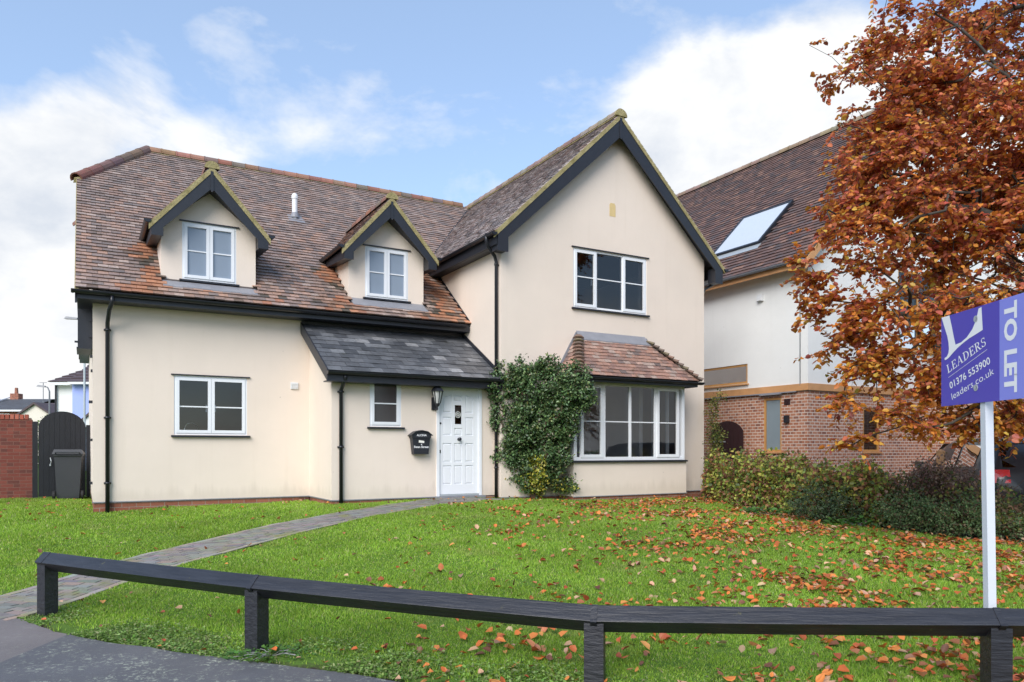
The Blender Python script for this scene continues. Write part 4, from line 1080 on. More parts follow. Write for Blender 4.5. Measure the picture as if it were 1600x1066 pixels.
# --- bay window
bp = MB(H0); VB = 12.35; BL, BR = 8.47, 11.45
bp.prism(front(VB), [(BL,.618),(BR,.618),(BR,1.30),(BL,1.30)], 0, .2); bp.prism(side(BL), [(VB+.2,.618),(VW,.618),(VW,1.30),(VB+.2,1.30)], 0, .2); bp.prism(side(BR-.2), [(VB+.2,.618),(VW,.618),(VW,1.30),(VB+.2,1.30)], 0, .2)
bay = H(bp, 'bay', M['render'])
mb = MB(H0); mb.box(BL+.02, BR-.02, VB+.02, VW+.2, 2.926, 3.0); H(mb, 'bay_ceiling', M['offwhite'], bay)
P = front(VB); window(bay, H0, P, BL+.01, 11.40, 1.335, 2.925, [(8.66,9.18,.05),(9.26,9.865,False),(9.93,10.545,False),(10.63,11.22,.05)], [2.128], fw=.07, d0=0, dep=.09, drip=False, name='bay_window')
mb = MB(H0)
for U_ in (BL+.01, 11.31):
    mb.box(U_, U_+.09, VB+.091, VB+.15, 1.335, 2.925); mb.box(U_, U_+.09, VW-.04, VW, 1.335, 2.925); mb.box(U_+.001, U_+.09, VB+.15, VW-.04, 1.335, 1.41); mb.box(U_+.001, U_+.09, VB+.15, VW-.04, 2.85, 2.925); mb.box(U_+.02, U_+.06, VB+.15, VW-.04, 2.118, 2.14)
H(mb, 'side_light', M['white'], bay)
mb = MB(H0)
for U_ in (BL+.05, 11.35): mb.face([(U_,VB+.15,1.41),(U_,VW-.04,1.41),(U_,VW-.04,2.85),(U_,VB+.15,2.85)])
H(mb, 'side_pane', M['glass'], bay)
mb = MB(H0); mb.box(BL+.2, BR-.2, VW-.05, VW+.3, 1.25, 1.30); H(mb, 'window_board', M['offwhite'], bay)
# bay roof: hipped, tiled
RB0 = (8.38, 12.03, 3.02); RB1 = (11.56, 12.03, 3.02); RT0 = (8.90, 12.80, 3.90); RT1 = (10.72, 12.80, 3.90)
mb = MB(H0)
def bayc(p, a, s): return cov([(.36,.20,.145),(.31,.175,.135),(.42,.27,.21),(.25,.155,.125),(.17,.125,.11),(.38,.28,.23)], [4,3,2.4,2.4,1.4,1.6])
Lb = math.hypot(.77,.88)
def kbay(x, y, a, s):
    t = s/Lb; return RB0[0]+(RT0[0]-RB0[0])*t+.02 < x < RB1[0]+(RT1[0]-RB1[0])*t-.02
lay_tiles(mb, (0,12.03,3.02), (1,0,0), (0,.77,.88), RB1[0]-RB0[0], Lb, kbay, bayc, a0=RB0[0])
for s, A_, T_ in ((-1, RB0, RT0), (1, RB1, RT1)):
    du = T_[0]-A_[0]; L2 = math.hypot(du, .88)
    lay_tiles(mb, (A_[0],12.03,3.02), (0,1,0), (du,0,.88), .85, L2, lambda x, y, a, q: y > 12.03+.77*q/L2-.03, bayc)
    mb.face([A_, (A_[0],VW,3.02), (T_[0],VW,3.90), T_], (.1,.06,.05))
mb.face([RB0,RB1,RT1,RT0], (.1,.06,.05))
br = H(mb, 'bay_roof', M['tile'], bay)
# bonnet hips: overlapping curved tiles standing up like steps
for A_, T_, s in ((RB0, RT0, -1), (RB1, RT1, 1)):
    mb = MB(H0)
    a, b = Vector(A_), Vector(T_); n = 11; d = (b-a)/n; dn = d.normalized()
    sd = dn.cross(Vector((0,0,1))).normalized(); up = sd.cross(dn).normalized()
    for k in range(n):
        c = cov([(.22,.13,.10),(.28,.16,.12),(.17,.12,.10),(.20,.16,.10)], [1,1,1,1])
        p = a+d*k; q = a+d*(k+1.15); rg = []
        for pt, r, l in ((p-dn*.015, .105, .045), (q, .055, .012), (q, .045, .0), (p-dn*.015, .085, .025)):
            rg.append([mb.vert(pt+sd*r*math.cos(t)*1.15+up*(r*math.sin(t)*.55+l)) for t in [PI*j/6 for j in range(7)]])
        for X_, Y_ in zip(rg, rg[1:]+rg[:1]):
            for j in range(6): mb.idx([X_[j],X_[j+1],Y_[j+1],Y_[j]], c)
    H(mb, 'bonnet_hip', M['ridge'], bay)
mb = MB(H0)
mb.hexa([(RT0[0]-.03,12.70,3.80),(RT1[0]+.03,12.70,3.80),(RT1[0]+.0,VW-.001,4.0),(RT0[0]+.0,VW-.001,4.0),(RT0[0]-.03,12.70,3.835),(RT1[0]+.03,12.70,3.835),(RT1[0]+.0,VW-.001,4.03),(RT0[0]+.0,VW-.001,4.03)])
mb.hexa([(8.30,VW-.02,3.0),(8.38,VW-.02,3.02),(8.96,VW-.02,3.98),(8.88,VW-.02,4.0),(8.30,VW-.001,3.0),(8.38,VW-.001,3.02),(8.96,VW-.001,3.98),(8.88,VW-.001,4.0)])
mb.hexa([(10.68,VW-.02,3.98),(11.56,VW-.02,3.02),(11.64,VW-.02,3.0),(10.76,VW-.02,4.0),(10.68,VW-.001,3.98),(11.56,VW-.001,3.02),(11.64,VW-.001,3.0),(10.76,VW-.001,4.0)])
H(mb, 'bay_flashing', M['lead'], bay)
mb = MB(H0); mb.box(RB0[0]+.04, RB1[0]-.04, 12.07, 12.09, 2.90, 3.015); mb.box(RB0[0]+.04, RB1[0]-.04, 12.09, VB+.02, 2.926, 2.945)
mb.box(RB0[0]+.04, RB0[0]+.06, 12.09, VW, 2.90, 3.015); mb.box(RB1[0]-.06, RB1[0]-.04, 12.09, VW, 2.90, 3.015); mb.box(RB0[0]+.06, BL+.0, VB+.02, VW, 2.926, 2.945); mb.box(BR, RB1[0]-.06, VB+.02, VW, 2.926, 2.945)
gutter(mb, (RB0[0]-.04, 12.068, 3.0), (RB1[0]+.06, 12.068, 3.0), (0,-1,0), r=.052, brk=1.2)
gutter(mb, (RB1[0]-.038, 12.03, 3.0), (RB1[0]-.038, VW, 3.0), (1,0,0), r=.05)
H(mb, 'bay_gutter', M['black'], bay)

# --- downpipes
mb = MB(H0); x = .36
downpipe(mb, [(x+.06,14.18,4.12),(x+.06,14.18,4.02),(x+.02,14.30,3.90),(x,14.52,3.72),(x,14.565,3.62),(x,14.565,.40)], brs=[(x,14.565,3.60),(x,14.565,2.1),(x,14.565,.98)], wall=.05)
H(mb, 'downpipe', M['gutter'], smooth=True)
mb = MB(H0); x = 3.97
downpipe(mb, [(x,12.80,2.88),(x,12.80,2.80),(x,12.93,2.70),(x,13.055,2.60),(x,13.055,.52)], brs=[(x,13.055,2.58),(x,13.055,1.6)], wall=.05)
H(mb, 'downpipe', M['gutter'], smooth=True)
mb = MB(H0)
downpipe(mb, [(6.80,12.90,5.75),(6.80,12.90,5.62),(6.84,12.92,5.52),(7.02,12.97,5.36),(7.062,12.98,5.25),(7.062,12.98,.60)], brs=[(7.062,12.98,5.2),(7.062,12.98,3.1),(7.062,12.98,1.2)])
mb.box(7.06, 7.14, 12.955, 13.0, 5.17, 5.20)
H(mb, 'downpipe', M['gutter'], smooth=True)
mb = MB(H0)
downpipe(mb, [(12.93,12.95,5.68),(12.93,12.95,5.55),(12.88,12.97,5.45),(12.62,13.0,5.30),(12.545,13.02,5.15),(12.545,13.02,.5)], brs=[(12.545,13.02,5.1),(12.545,13.02,2.9)])
H(mb, 'downpipe', M['gutter'], smooth=True)

# ------------------------------------------------------------------ wall lantern and letter box
lx, ly = W(5.78, VP_)
ln_ = thing('wall_lantern', (lx, ly, 2.28), TH, 'small black six-sided coach lantern on the wall left of the white door', 'lantern')
mb = MB(); mb.pbox(lambda a,z,d: (a,d,z), -.045,.045,.02,.24,-.022,-.001)
mb.tube([(0,-.02,.06),(0,-.07,.02),(0,-.12,.04),(0,-.145,.10)], .012, 8); mb.lathe([(.004,-.07),(.014,-.05),(.010,-.01),(.028,.0),(.045,.03),(.05,.05)], 0,-.145,.08,6)
for k in range(6):
    t = 2*PI*(k+.5)/6; mb.tube([(.048*math.cos(t),-.145+.048*math.sin(t),.13),(.088*math.cos(t),-.145+.088*math.sin(t),.34)], .0075, 5)
mb.lathe([(.11,.335),(.108,.345),(.085,.385),(.04,.42),(.015,.43),(.010,.46),(.018,.475),(.004,.51)], 0,-.145,0,6)
mb.build('lantern_frame', M['black'], ln_)
mb = MB(); mb.lathe([(.040,.13),(.080,.335)], 0,-.145,0,6); mb.build('lantern_glass', M['lampglass'], ln_)
ln_.scale = (1.15,1.15,1.1)
bx_, by_ = W(5.47, VP_)
lb = thing('letter_box', (bx_, by_, 1.47), TH, 'black wall letter box with a white printed name beside the front door', 'letter box')
mb = MB(); Pz = lambda a,z,d: (a,d,z)
body = [(-.145,.0),(.145,.0),(.185,.36),(-.185,.36)]
mb.prism(Pz, body, -.13, -.001)
mb.prism(Pz, [(-.19,.30),(.19,.30),(.19,.36),(.12,.405),(0,.425),(-.12,.405),(-.19,.36)], -.145, -.0)
mb.prism(Pz, [(-.225,.345),(-.19,.352),(-.12,.410),(0,.432),(.12,.410),(.19,.352),(.225,.345),(.19,.375),(.12,.425),(0,.448),(-.12,.425),(-.19,.375)], -.17, -.0)
mb.prism(Pz, [(-.13,.265),(.13,.265),(.125,.285),(-.125,.285)], -.14, -.13)
mb.build('box_body', M['black'], lb)
mb = MB(); mb.prism(Pz, [(-.055,.215),(.055,.205),(.057,.245),(-.05,.262)], -.134, -.131); mb.build('name_card', M['paper'], lb)
mb = MB(); text_mesh('ALCINA', mb, Pz, -.10, .335, .20, .036, -.147, 0, 0, .02); mb.build('house_name', M['sign_white'], lb); mb = MB(); text_mesh('4', mb, Pz, -.012, .165, .026, .03, -.132, 0, 0, .02); text_mesh('Swan Street', mb, Pz, -.148, .115, .296, .040, -.132, 0, 0, .025)
mb.build('street_lettering', M['sign_white'], lb)
# ------------------------------------------------------------------ garden wall, gate, bin
wx, wy = W(-.95, 19.1)
gw = thing('garden_wall', (wx, wy, .45), TH, 'red brick garden wall with a brick-on-edge coping left of the black gate', 'wall')
O_ = (-.95, 19.1, .45)
mb = MB(O_); mb.box(-7.5, -.95, 19.1, 19.32, .1, 2.20); mb.build('brickwork', M['brick_wall'], gw)
mb = MB(O_)
k = 0; x = -1.02
while x > -7.5:
    c = random.choice([(.42,.10,.06),(.34,.08,.05),(.46,.14,.09)]); mb.box(x-.068, x, 19.085, 19.335, 2.20, 2.305+random.uniform(-.006,.006), c); x -= .086
mb.box(-7.5, -.97, 19.10, 19.32, 2.2, 2.235, (.2,.16,.13))
mb.build('coping', M['coping'], gw)
gx, gy = W(-.4, 19.1)
gt = thing('garden_gate', (gx, gy, .5), TH, 'tall black boarded gate with an arched top between brick wall and house', 'gate')
O_ = (-.4, 19.1, .5)
mb = MB(O_); x0, x1 = -.84, .05; n = 9
cc = (x0+x1)/2; zz = lambda q: 2.0+.39*math.sqrt(max(0, 1-((q-cc)/.452)**2))
top_ = [(x0+(x1-x0)*(.5-.5*math.cos(PI*k/28)), 0) for k in range(29)]
mb.prism(front(19.128), [(x0,.54),(x1,.54)]+[(q, zz(q)-.004) for q,_ in reversed(top_)], 0, .015)
for k in range(n):
    a = x0+(x1-x0)*k/n+.002; b = x0+(x1-x0)*(k+1)/n-.002
    mb.prism(front(19.115), [(a,.54),(b,.54)]+[(b+(a-b)*t/6, zz(b+(a-b)*t/6)) for t in range(7)], 0, .0125)
mb.box(x0, x1, 19.143, 19.18, .8, .92); mb.box(x0, x1, 19.143, 19.18, 1.75, 1.87)
mb.build('gate_boards', M['blackgate'], gt)
mb = MB(O_); mb.box(-.95, -.85, 19.1, 19.2, .3, 2.16); mb.box(.055, .135, 19.1, 19.2, .3, 2.10); mb.build('gate_post', M['blackgate'], gt)
mb = MB(O_); mb.tube([(-.62,19.08,1.22),(-.60,19.06,1.30),(-.62,19.08,1.38)], .008, 6); mb.box(-.635,-.605,19.10,19.12,1.20,1.24); mb.build('gate_handle', M['steel'], gt)
bx, by = W(-.26, 18.45)
bn = thing('wheelie_bin', (bx, by, G(bx, by)), TH+.12, 'dark grey wheelie bin standing in front of the black arched gate', 'bin')
mb = MB()
lv = [(-.20,.20,-.22,.22,.04),(-.205,.205,-.225,.225,.10),(-.245,.245,-.28,.26,.90),(-.265,.265,-.30,.28,.93),(-.265,.265,-.30,.28,.96)]
for (a0,a1,b0,b1,z0),(c0,c1,d0,d1,z1) in zip(lv, lv[1:]):
    mb.hexa([(a0,b0,z0),(a1,b0,z0),(a1,b1,z0),(a0,b1,z0),(c0,d0,z1),(c1,d0,z1),(c1,d1,z1),(c0,d1,z1)])
for s in (-.12,0,.12): mb.hexa([(s-.012,-.235,.15),(s+.012,-.235,.15),(s+.012,-.2,.15),(s-.012,-.2,.15),(s-.012,-.29,.86),(s+.012,-.29,.86),(s+.012,-.25,.86),(s-.012,-.25,.86)])
mb.build('bin_body', M['bin'], bn)
mb = MB()
mb.hexa([(-.285,-.33,.955),(.285,-.33,.955),(.285,.30,.965),(-.285,.30,.965),(-.27,-.31,.99),(.27,-.31,.99),(.25,.26,1.06),(-.25,.26,1.06)])
mb.hexa([(-.285,-.335,.93),(.285,-.335,.93),(.285,-.31,.93),(-.285,-.31,.93),(-.285,-.335,.97),(.285,-.335,.97),(.285,-.31,.975),(-.285,-.31,.975)])
mb.tube([(-.22,.31,.98),(-.22,.35,1.0),(.22,.35,1.0),(.22,.31,.98)], .014, 8)
mb.build('bin_lid', M['bin'], bn)
for s in (-1,1):
    mb = MB(); P = lambda a,z,d,s=s: (s*(.235)+d*s, .2+a, z); n = 18
    mb.prism(P, [(.1*math.cos(2*PI*k/n), .10+.1*math.sin(2*PI*k/n)) for k in range(n)], 0, .045, c=(.1,.1,.1)); mb.prism(P, [(.04*math.cos(2*PI*k/n), .10+.04*math.sin(2*PI*k/n)) for k in range(n)], .045, .052)
    w = mb.build('bin_wheel', M['rubber'], bn)
# a second wheel shows at the near left corner: swing the whole bin round
bn.rotation_euler[2] += PI*.94

# ------------------------------------------------------------------ neighbour's house
NO = (15.1, 12.11, .35); nxw, nyw = W(NO[0], NO[1])
nb = thing('neighbour_house', (nxw, nyw, NO[2]), TH, 'white rendered house over red brick with a long dark tiled roof and skylight', 'house')
UN, VN, UNE = 15.1, 12.11, 20.24
def N_(mb, name, mats, parent=None, smooth=False): return mb.build(name, mats, parent or nb, smooth)
URN = 19.95; NR = URN+ (URN-UN)
mb = MB(NO)
mb.prism(side(UN), [(VN+.28,.1),(30,.1),(30,2.98),(VN+.28,2.98)], 0, .28, [[(12.889,1.5),(13.456,1.5),(13.456,2.86),(12.889,2.86)]])
mb.prism(front(VN), [(UN,.1),(UNE,.1),(UNE,2.98),(UN,2.98)], 0, .28, [[(17.20,1.50),(17.86,1.50),(17.86,2.62),(17.20,2.62)]])
mb.prism(side(UNE), [(6.5,.1),(VN,.1),(VN,3.6),(6.5,3.6)], 0, .28)
mb.prism(front(6.5), [(UNE+.28,.1),(26,.1),(26,3.6),(UNE+.28,3.6)], 0, .28)
mb.prism(front(VN), [(UNE+.28,.1),(NR-.28,.1),(NR-.28,2.98),(UNE+.28,2.98)], 0, .28)
mb.prism(side(NR-.28), [(VN,.1),(30,.1),(30,2.98),(VN,2.98)], 0, .28)
N_(mb, 'brick_wall', M['brick_n'])
mb = MB(NO)
mb.prism(side(UN-.03), [(VN-.03+.25,3.15),(30,3.15),(30,6.32),(VN+.22,6.32)], 0, .25, [[(13.96,3.29),(15.9,3.29),(15.9,3.80),(13.96,3.80)]])
zg = lambda u: 11.30-abs(u-URN)-.12
mb.prism(front(VN-.03), [(UN-.03,3.15),(NR,3.15),(NR,zg(NR)),(URN,zg(URN)),(UN-.03,zg(UN-.03))], 0, .25, [[(18.6,4.2),(20.4,4.2),(20.4,6.3),(18.6,6.3)]])
N_(mb, 'render_wall', M['white_render'])
mb = MB(NO); mb.box(UN-.06, UN+.2, VN+.2, 30, 2.985, 3.148); mb.box(UN-.06, NR, VN-.06, VN+.2, 2.985, 3.148)
N_(mb, 'timber_beam', M['timber'])
mb = MB(NO); mb.box(UN-.075, UN-.001, VN+.3, 16.5, 2.955, 2.983); mb.box(UN-.12, UN-.0, 12.85, 13.50, 2.925, 2.955); N_(mb, 'beam_flashing', M['lead'])
mb = MB(NO); k_ = 1.0; O = (UN-.40, VN-.25, 6.05)
LN = math.hypot(URN-O[0], URN-O[0]); zr_ = 6.05+(URN-O[0])
def ncol(p, a, s):
    c = cov([(.15,.085,.07),(.19,.105,.085),(.125,.075,.066),(.24,.135,.10),(.11,.08,.078)], [4,3,3,1.6,2.5]); return c
skl = (14.05, 15.85, 1.35, 3.25)   # v range, slope range of the skylight
def kn(x, y, a, s): return not (skl[0] < y < skl[1] and skl[2] < s < skl[3])
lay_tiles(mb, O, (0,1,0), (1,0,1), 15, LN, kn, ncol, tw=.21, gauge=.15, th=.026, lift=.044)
mb.face([(O[0],O[1],6.05),(URN,O[1],zr_),(URN,30,zr_),(O[0],30,6.05)], (.06,.04,.04)); mb.face([(URN,O[1],zr_),(2*URN-O[0],O[1],6.05),(2*URN-O[0],30,6.05),(URN,30,zr_)], (.1,.06,.05))
nr = N_(mb, 'roof', M['tile_n'])
mb = MB(NO); ridge_run(mb, (URN,O[1],zr_+.07), (URN,27,zr_+.07), r=.13, seg=.4, pal=[(.34,.24,.18),(.30,.20,.15)]); N_(mb, 'ridge_tiles', M['ridge'], nr)
mb = MB(NO)
Pb = lambda a, s, d: (O[0]+s*.7071-d*.7071, a, 6.05+s*.7071+d*.7071)
mb.pbox(Pb, skl[0],skl[0]+.07, skl[2],skl[3], .0,.11); mb.pbox(Pb, skl[1]-.07,skl[1], skl[2],skl[3], .0,.11); mb.pbox(Pb, skl[0]+.07,skl[1]-.07, skl[2],skl[2]+.07, .0,.109); mb.pbox(Pb, skl[0]+.07,skl[1]-.07, skl[3]-.07,skl[3], .0,.109)
sk = N_(mb, 'skylight', M['black'])
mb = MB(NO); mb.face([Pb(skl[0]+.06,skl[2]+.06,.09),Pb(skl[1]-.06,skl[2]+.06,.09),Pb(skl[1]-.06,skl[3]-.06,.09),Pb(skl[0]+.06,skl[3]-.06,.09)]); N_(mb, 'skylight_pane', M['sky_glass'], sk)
mb = MB(NO); mb.pbox(Pb, skl[0]-.05,skl[1]+.05, skl[2]-.22,skl[2]-.002, .035,.05); N_(mb, 'skylight_apron', M['steel'], sk)
mb = MB(NO); gutter(mb, (O[0]+.0,O[1],6.04), (O[0]+.0,30,6.04), (-1,0,0), r=.06); N_(mb, 'gutter', M['gutter_grey'])
mb = MB(NO); mb.box(O[0]+.01, O[0]+.035, O[1], 30, 5.87, 6.04); mb.box(O[0]+.035, UN-.03, O[1], 30, 5.99, 6.02)
for s in (-1,1): mb.prism(lambda a,z,d,s=s: (URN+s*a, O[1]-.03+d, z), [(0,zr_-.03),(URN-O[0],6.02),(URN-O[0],5.80),(0,zr_-.28)], 0, .03)
N_(mb, 'timber_fascia', M['timber'])
for (Pq,a0,a1,z0,z1,lt,gm) in ((side(UN-.03),13.96,15.9,3.29,3.80,[(14.02,15.84,False)],'glass'), (side(UN),12.889,13.456,1.5,2.86,[(12.95,13.39,False)],'frosted'), (front(VN),17.20,17.86,1.50,2.62,[(17.26,17.80,False)],'glass'), (front(VN-.03),18.6,20.4,4.2,6.3,[(18.66,19.47,False),(19.53,20.34,False)],'glass')):
    window(nb, NO, Pq, a0, a1, z0, z1, lt, [], sill=True, drip=False, fw=.055, d0=.02, dep=.08, mat='oakframe', glass=gm, sillmat='timber')
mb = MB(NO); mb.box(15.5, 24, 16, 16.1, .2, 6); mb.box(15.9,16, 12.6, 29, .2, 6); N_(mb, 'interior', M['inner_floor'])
mb = MB(NO)
for k, v_ in enumerate((14.3,14.75,15.2)): mb.lathe([(.03,0),(.045,.05),(.02,.12),(.03,.2),(.012,.3)], UN+.16, v_, 3.34, 8)
N_(mb, 'window_ornament', M['paper'])
mb = MB(NO); mb.box(UN-.09, UN-.03, 13.42, 13.60, 5.35, 5.52); mb.box(UN-.12, UN-.09, 13.44, 13.58, 5.36, 5.44); N_(mb, 'wall_vent', M['offwhite'])
mb = MB(NO); mb.box(UN-.012, UN-.001, 12.62, 12.80, 2.66, 2.81)
for k in range(3): mb.box(UN-.02, UN-.012, 12.625, 12.795, 2.672+k*.045, 2.694+k*.045)
N_(mb, 'air_brick', M['darkdoor'])
mb = MB(NO); mb.box(UN-.09, UN-.001, 12.64, 12.75, 2.22, 2.40); mb.box(UN-.075,UN-.02,12.65,12.74,2.215,2.22); N_(mb, 'wall_light', M['black'])
mb = MB(NO); mb.tube([(UN-.05,12.29,6.0),(UN-.05,12.29,3.1)], .012, 6); N_(mb, 'wall_cable', M['gutter_grey'])
mb = MB(NO); mb.hexa([(UNE-.2,6.2,3.55),(27,6.2,3.55),(27,12.3,4.6),(UNE-.2,12.3,4.6),(UNE-.2,6.2,3.68),(27,6.2,3.68),(27,12.3,4.73),(UNE-.2,12.3,4.73)], (.12,.07,.06)); N_(mb, 'garage_roof', M['tile_n'])
# side gate of the neighbour's
sgx, sgy = W(15.02, 14.6)
sg = thing('side_gate', (sgx, sgy, .45), TH, 'dark brown arched boarded gate against the neighbouring brick wall', 'gate')
mb = MB(); n = 7
for k in range(n):
    a = -.55+1.1*k/n+.003; b = -.55+1.1*(k+1)/n-.003; zz = lambda q: 1.42+.45*math.sqrt(max(0, 1-(q/.60)**2))
    mb.prism(lambda p,z,d: (-.03+d,p,z), [(a,.0),(b,.0),(b,zz(b)),((a+b)/2,zz((a+b)/2)),(a,zz(a))], 0, .025)
mb.build('gate_boards', M['darkdoor'], sg)
mb = MB(); mb.box(-.045,-.031,.05,.5,1.30,1.335); mb.build('gate_hinge', M['steel'], sg)
# timber corner post carrying ivy, and a lone post in the hedge
pxw, pyw = W(13.05, 14.2)
tp = MB((0,0,0)); tp.box(-.06,.06,-.06,.06,0,2.55); tp.box(-.075,.075,-.075,.075,2.55,2.60)
t_ = tp.build('timber_post', M['darkdoor']); t_.location = (pxw, pyw, .4); t_.rotation_euler = (0,0,TH)
tag(t_, 'dark timber post wrapped in ivy beside the cream gable wall', 'post')
tp = MB(); tp.box(-.045,.045,-.045,.045,0,1.27); tp.hexa([(-.045,-.045,1.27),(.045,-.045,1.27),(.045,.045,1.27),(-.045,.045,1.27),(-.01,-.01,1.30),(.01,-.01,1.30),(.01,.01,1.30),(-.01,.01,1.30)])
t_ = tp.build('hedge_post', M['timber']); t_.location = (6.86, 12.0, .26); t_.rotation_euler = (0,0,TH)
tag(t_, 'short orange-brown timber post rising behind the hedge near the car', 'post')

# ------------------------------------------------------------------ car
def make_car(loc, rz):
    f = thing('parked_car', loc, rz, 'black hatchback with red tail lamps parked behind the hedge', 'car')
    # stations from tail (y=0) to nose (y=4.3):  half width, sill z, belt z, roof z, roof half width
    st = [(0.00,.70,.42,.86,.90,.60),(.06,.80,.30,.96,1.02,.66),(.16,.84,.24,1.02,1.20,.66),(.32,.87,.22,1.04,1.44,.64),(.55,.88,.21,1.04,1.53,.63),(1.0,.89,.20,1.02,1.57,.63),(1.6,.89,.20,1.00,1.57,.63),(2.2,.89,.20,.98,1.54,.62),(2.6,.89,.20,.97,1.44,.61),(3.0,.88,.20,.97,1.20,.62),(3.25,.87,.20,.96,1.02,.64),(3.7,.84,.21,.90,.94,.62),(4.05,.78,.24,.80,.84,.56),(4.25,.68,.30,.66,.70,.48),(4.30,.56,.38,.55,.58,.40)]
    def sec(w, zb, zl, zr, wr): return [(0,zb),(w*.8,zb),(w*.97,zb+.10),(w,zb+.28),(w*.99,zl-.08),(w*.955,zl),(wr+.03,zr-.09) if zr-zl > .15 else (w*.8,(zl+zr)/2+.01),(wr*.88,zr-.02),(wr*.5,zr),(0,zr+.01)]
    mb = MB(); rings = []
    for y, w, zb, zl, zr, wr in st:
        s = sec(w, zb, zl, zr, wr); full = s+[(-x, z) for x, z in s[-2:0:-1]]
        rings.append([mb.vert((x, y, z)) for x, z in full])
    n = len(rings[0])
    for a, b in zip(rings, rings[1:]):
        for k in range(n): mb.idx([a[k],a[(k+1)%n],b[(k+1)%n],b[k]])
    mb.idx(rings[0][::-1]); mb.idx(rings[-1])
    b = mb.build('body', M['carpaint'], f, smooth=True)
    mb = MB()
    for s in (-1, 1):
        for y0, y1 in ((.62,1.35),(1.42,2.3),(2.36,2.85)):
            def q(y, t):
                for A, B in zip(st, st[1:]):
                    if A[0] <= y <= B[0]:
                        h = (y-A[0])/(B[0]-A[0]); v = [A[i]+(B[i]-A[i])*h for i in range(6)]
                        p0 = (v[1]*.955, v[3]); p1 = (v[5]+.03, v[4]-.09)
                        return (s*(p0[0]+(p1[0]-p0[0])*t+.008), y, p0[1]+(p1[1]-p0[1])*t)
            mb.face([q(y0,.06),q(y1,.06),q(y1 if y1 < 2.8 else 2.62,.93),q(y0+.05,.93)])
    mb.face([(-.60,.085,1.06),(.60,.085,1.06),(.56,.335,1.46),(-.56,.335,1.46)])
    mb.face([(-.70,3.19,1.05),(.70,3.19,1.05),(.58,2.60,1.475),(-.58,2.60,1.475)])
    mb.build('window', M['carglass'], f)
    for s in (-1, 1):
        m2 = MB(); m2.hexa([(s*.52,-.015,.80),(s*.79,.03,.80),(s*.80,.05,1.02),(s*.52,.04,1.02),(s*.52,.05,.80),(s*.875,.30,.84),(s*.86,.30,1.0),(s*.52,.10,1.02)]); m2.build('tail_lamp', M['redlens'], f)
    mb = MB(); mb.hexa([(-.26,-.015,.52),(.26,-.015,.52),(.26,.03,.52),(-.26,.03,.52),(-.26,-.01,.63),(.26,-.01,.63),(.26,.03,.63),(-.26,.03,.63)]); mb.build('number_plate', M['yellow'], f)
    for s in (-1, 1):
        for y in (.78, 3.4):
            m2 = MB(); P = lambda a,z,d,s=s,y=y: (s*(.70+d), y+a, z); n = 24
            m2.prism(P, [(.32*math.cos(2*PI*k/n), .32+.32*math.sin(2*PI*k/n)) for k in range(n)], 0, .20); w = m2.build('wheel', M['rubber'], f)
            m3 = MB(); 
            for k in range(5):
                t = 2*PI*k/5; m3.prism(P, [(.03*math.cos(t+1.57),.32+.03*math.sin(t+1.57)),(.21*math.cos(t+.14),.32+.21*math.sin(t+.14)),(.21*math.cos(t-.14),.32+.21*math.sin(t-.14)),(.03*math.cos(t-1.57),.32+.03*math.sin(t-1.57))], .201, .212)
            torus(m3, lambda a,z,d: P(a,z,-d), 0, .32, .215, .014, -.203); m3.build('rim', M['steel'], w)
    for s in (-1,1):
        m2 = MB(); m2.hexa([(s*.90,2.75,.98),(s*1.04,2.75,1.0),(s*1.04,2.85,1.0),(s*.90,2.85,.98),(s*.90,2.75,1.10),(s*1.04,2.76,1.12),(s*1.03,2.86,1.12),(s*.90,2.86,1.10)]); m2.build('mirror', M['carpaint'], f)
    mb = MB(); mb.tube([(0,.60,1.56),(0,.50,1.66)], .006, 5); mb.build('aerial', M['rubber'], f)
make_car((8.75, 12.3, .20), math.atan2(-.17, 1))

# ------------------------------------------------------------------ things far off on the left
def lamp_post(x, y, h, reach, mat, label):
    f = thing('street_lamp', (x, y, .45), 0, label, 'street lamp')
    mb = MB(); mb.tube([(0,0,0),(0,0,1.4)], .085, 10); mb.tube([(0,0,1.4),(0,0,h-.3),(reach*.2,0,h-.05),(reach*.5,0,h)], [.06,.045,.035,.03], 10); mb.build('pole', mat, f)
    mb = MB(); mb.hexa([(reach*.45,-.09,h-.05),(reach*1.3,-.13,h-.02),(reach*1.3,.13,h-.02),(reach*.45,.09,h-.05),(reach*.45,-.05,h+.04),(reach*1.2,-.08,h+.10),(reach*1.2,.08,h+.10),(reach*.45,.05,h+.04)]); mb.build('lamp_head', M['gutter_grey'], f)
lamp_post(-21.66, 38, 7.75, -.75, M['steel'], 'tall pale steel street lamp rising beside the left edge of the cream house')
lamp_post(-27.75, 45, 4.9, -.55, M['gutter_grey'], 'shorter dark street lamp at the corner of the far white house')
bh = thing('far_house_pair', (-24.5, 40, .4), 0, 'far pair of houses, one white and one blue, under a brown tiled roof', 'house')
O_ = (-24.5, 40, .4)
mb = MB(O_); mb.prism(front(40.3), [(-24.5,.2),(-23.4,.2),(-23.4,5.2),(-24.5,5.2)], 0, 6); mb.build('white_wall', M['white_render'], bh)
mb = MB(O_); mb.prism(front(40), [(-23.45,.2),(-15.5,.2),(-15.5,5.2),(-23.45,5.2)], 0, 6.3); mb.build('blue_wall', M['blue_render'], bh)
mb = MB(O_)
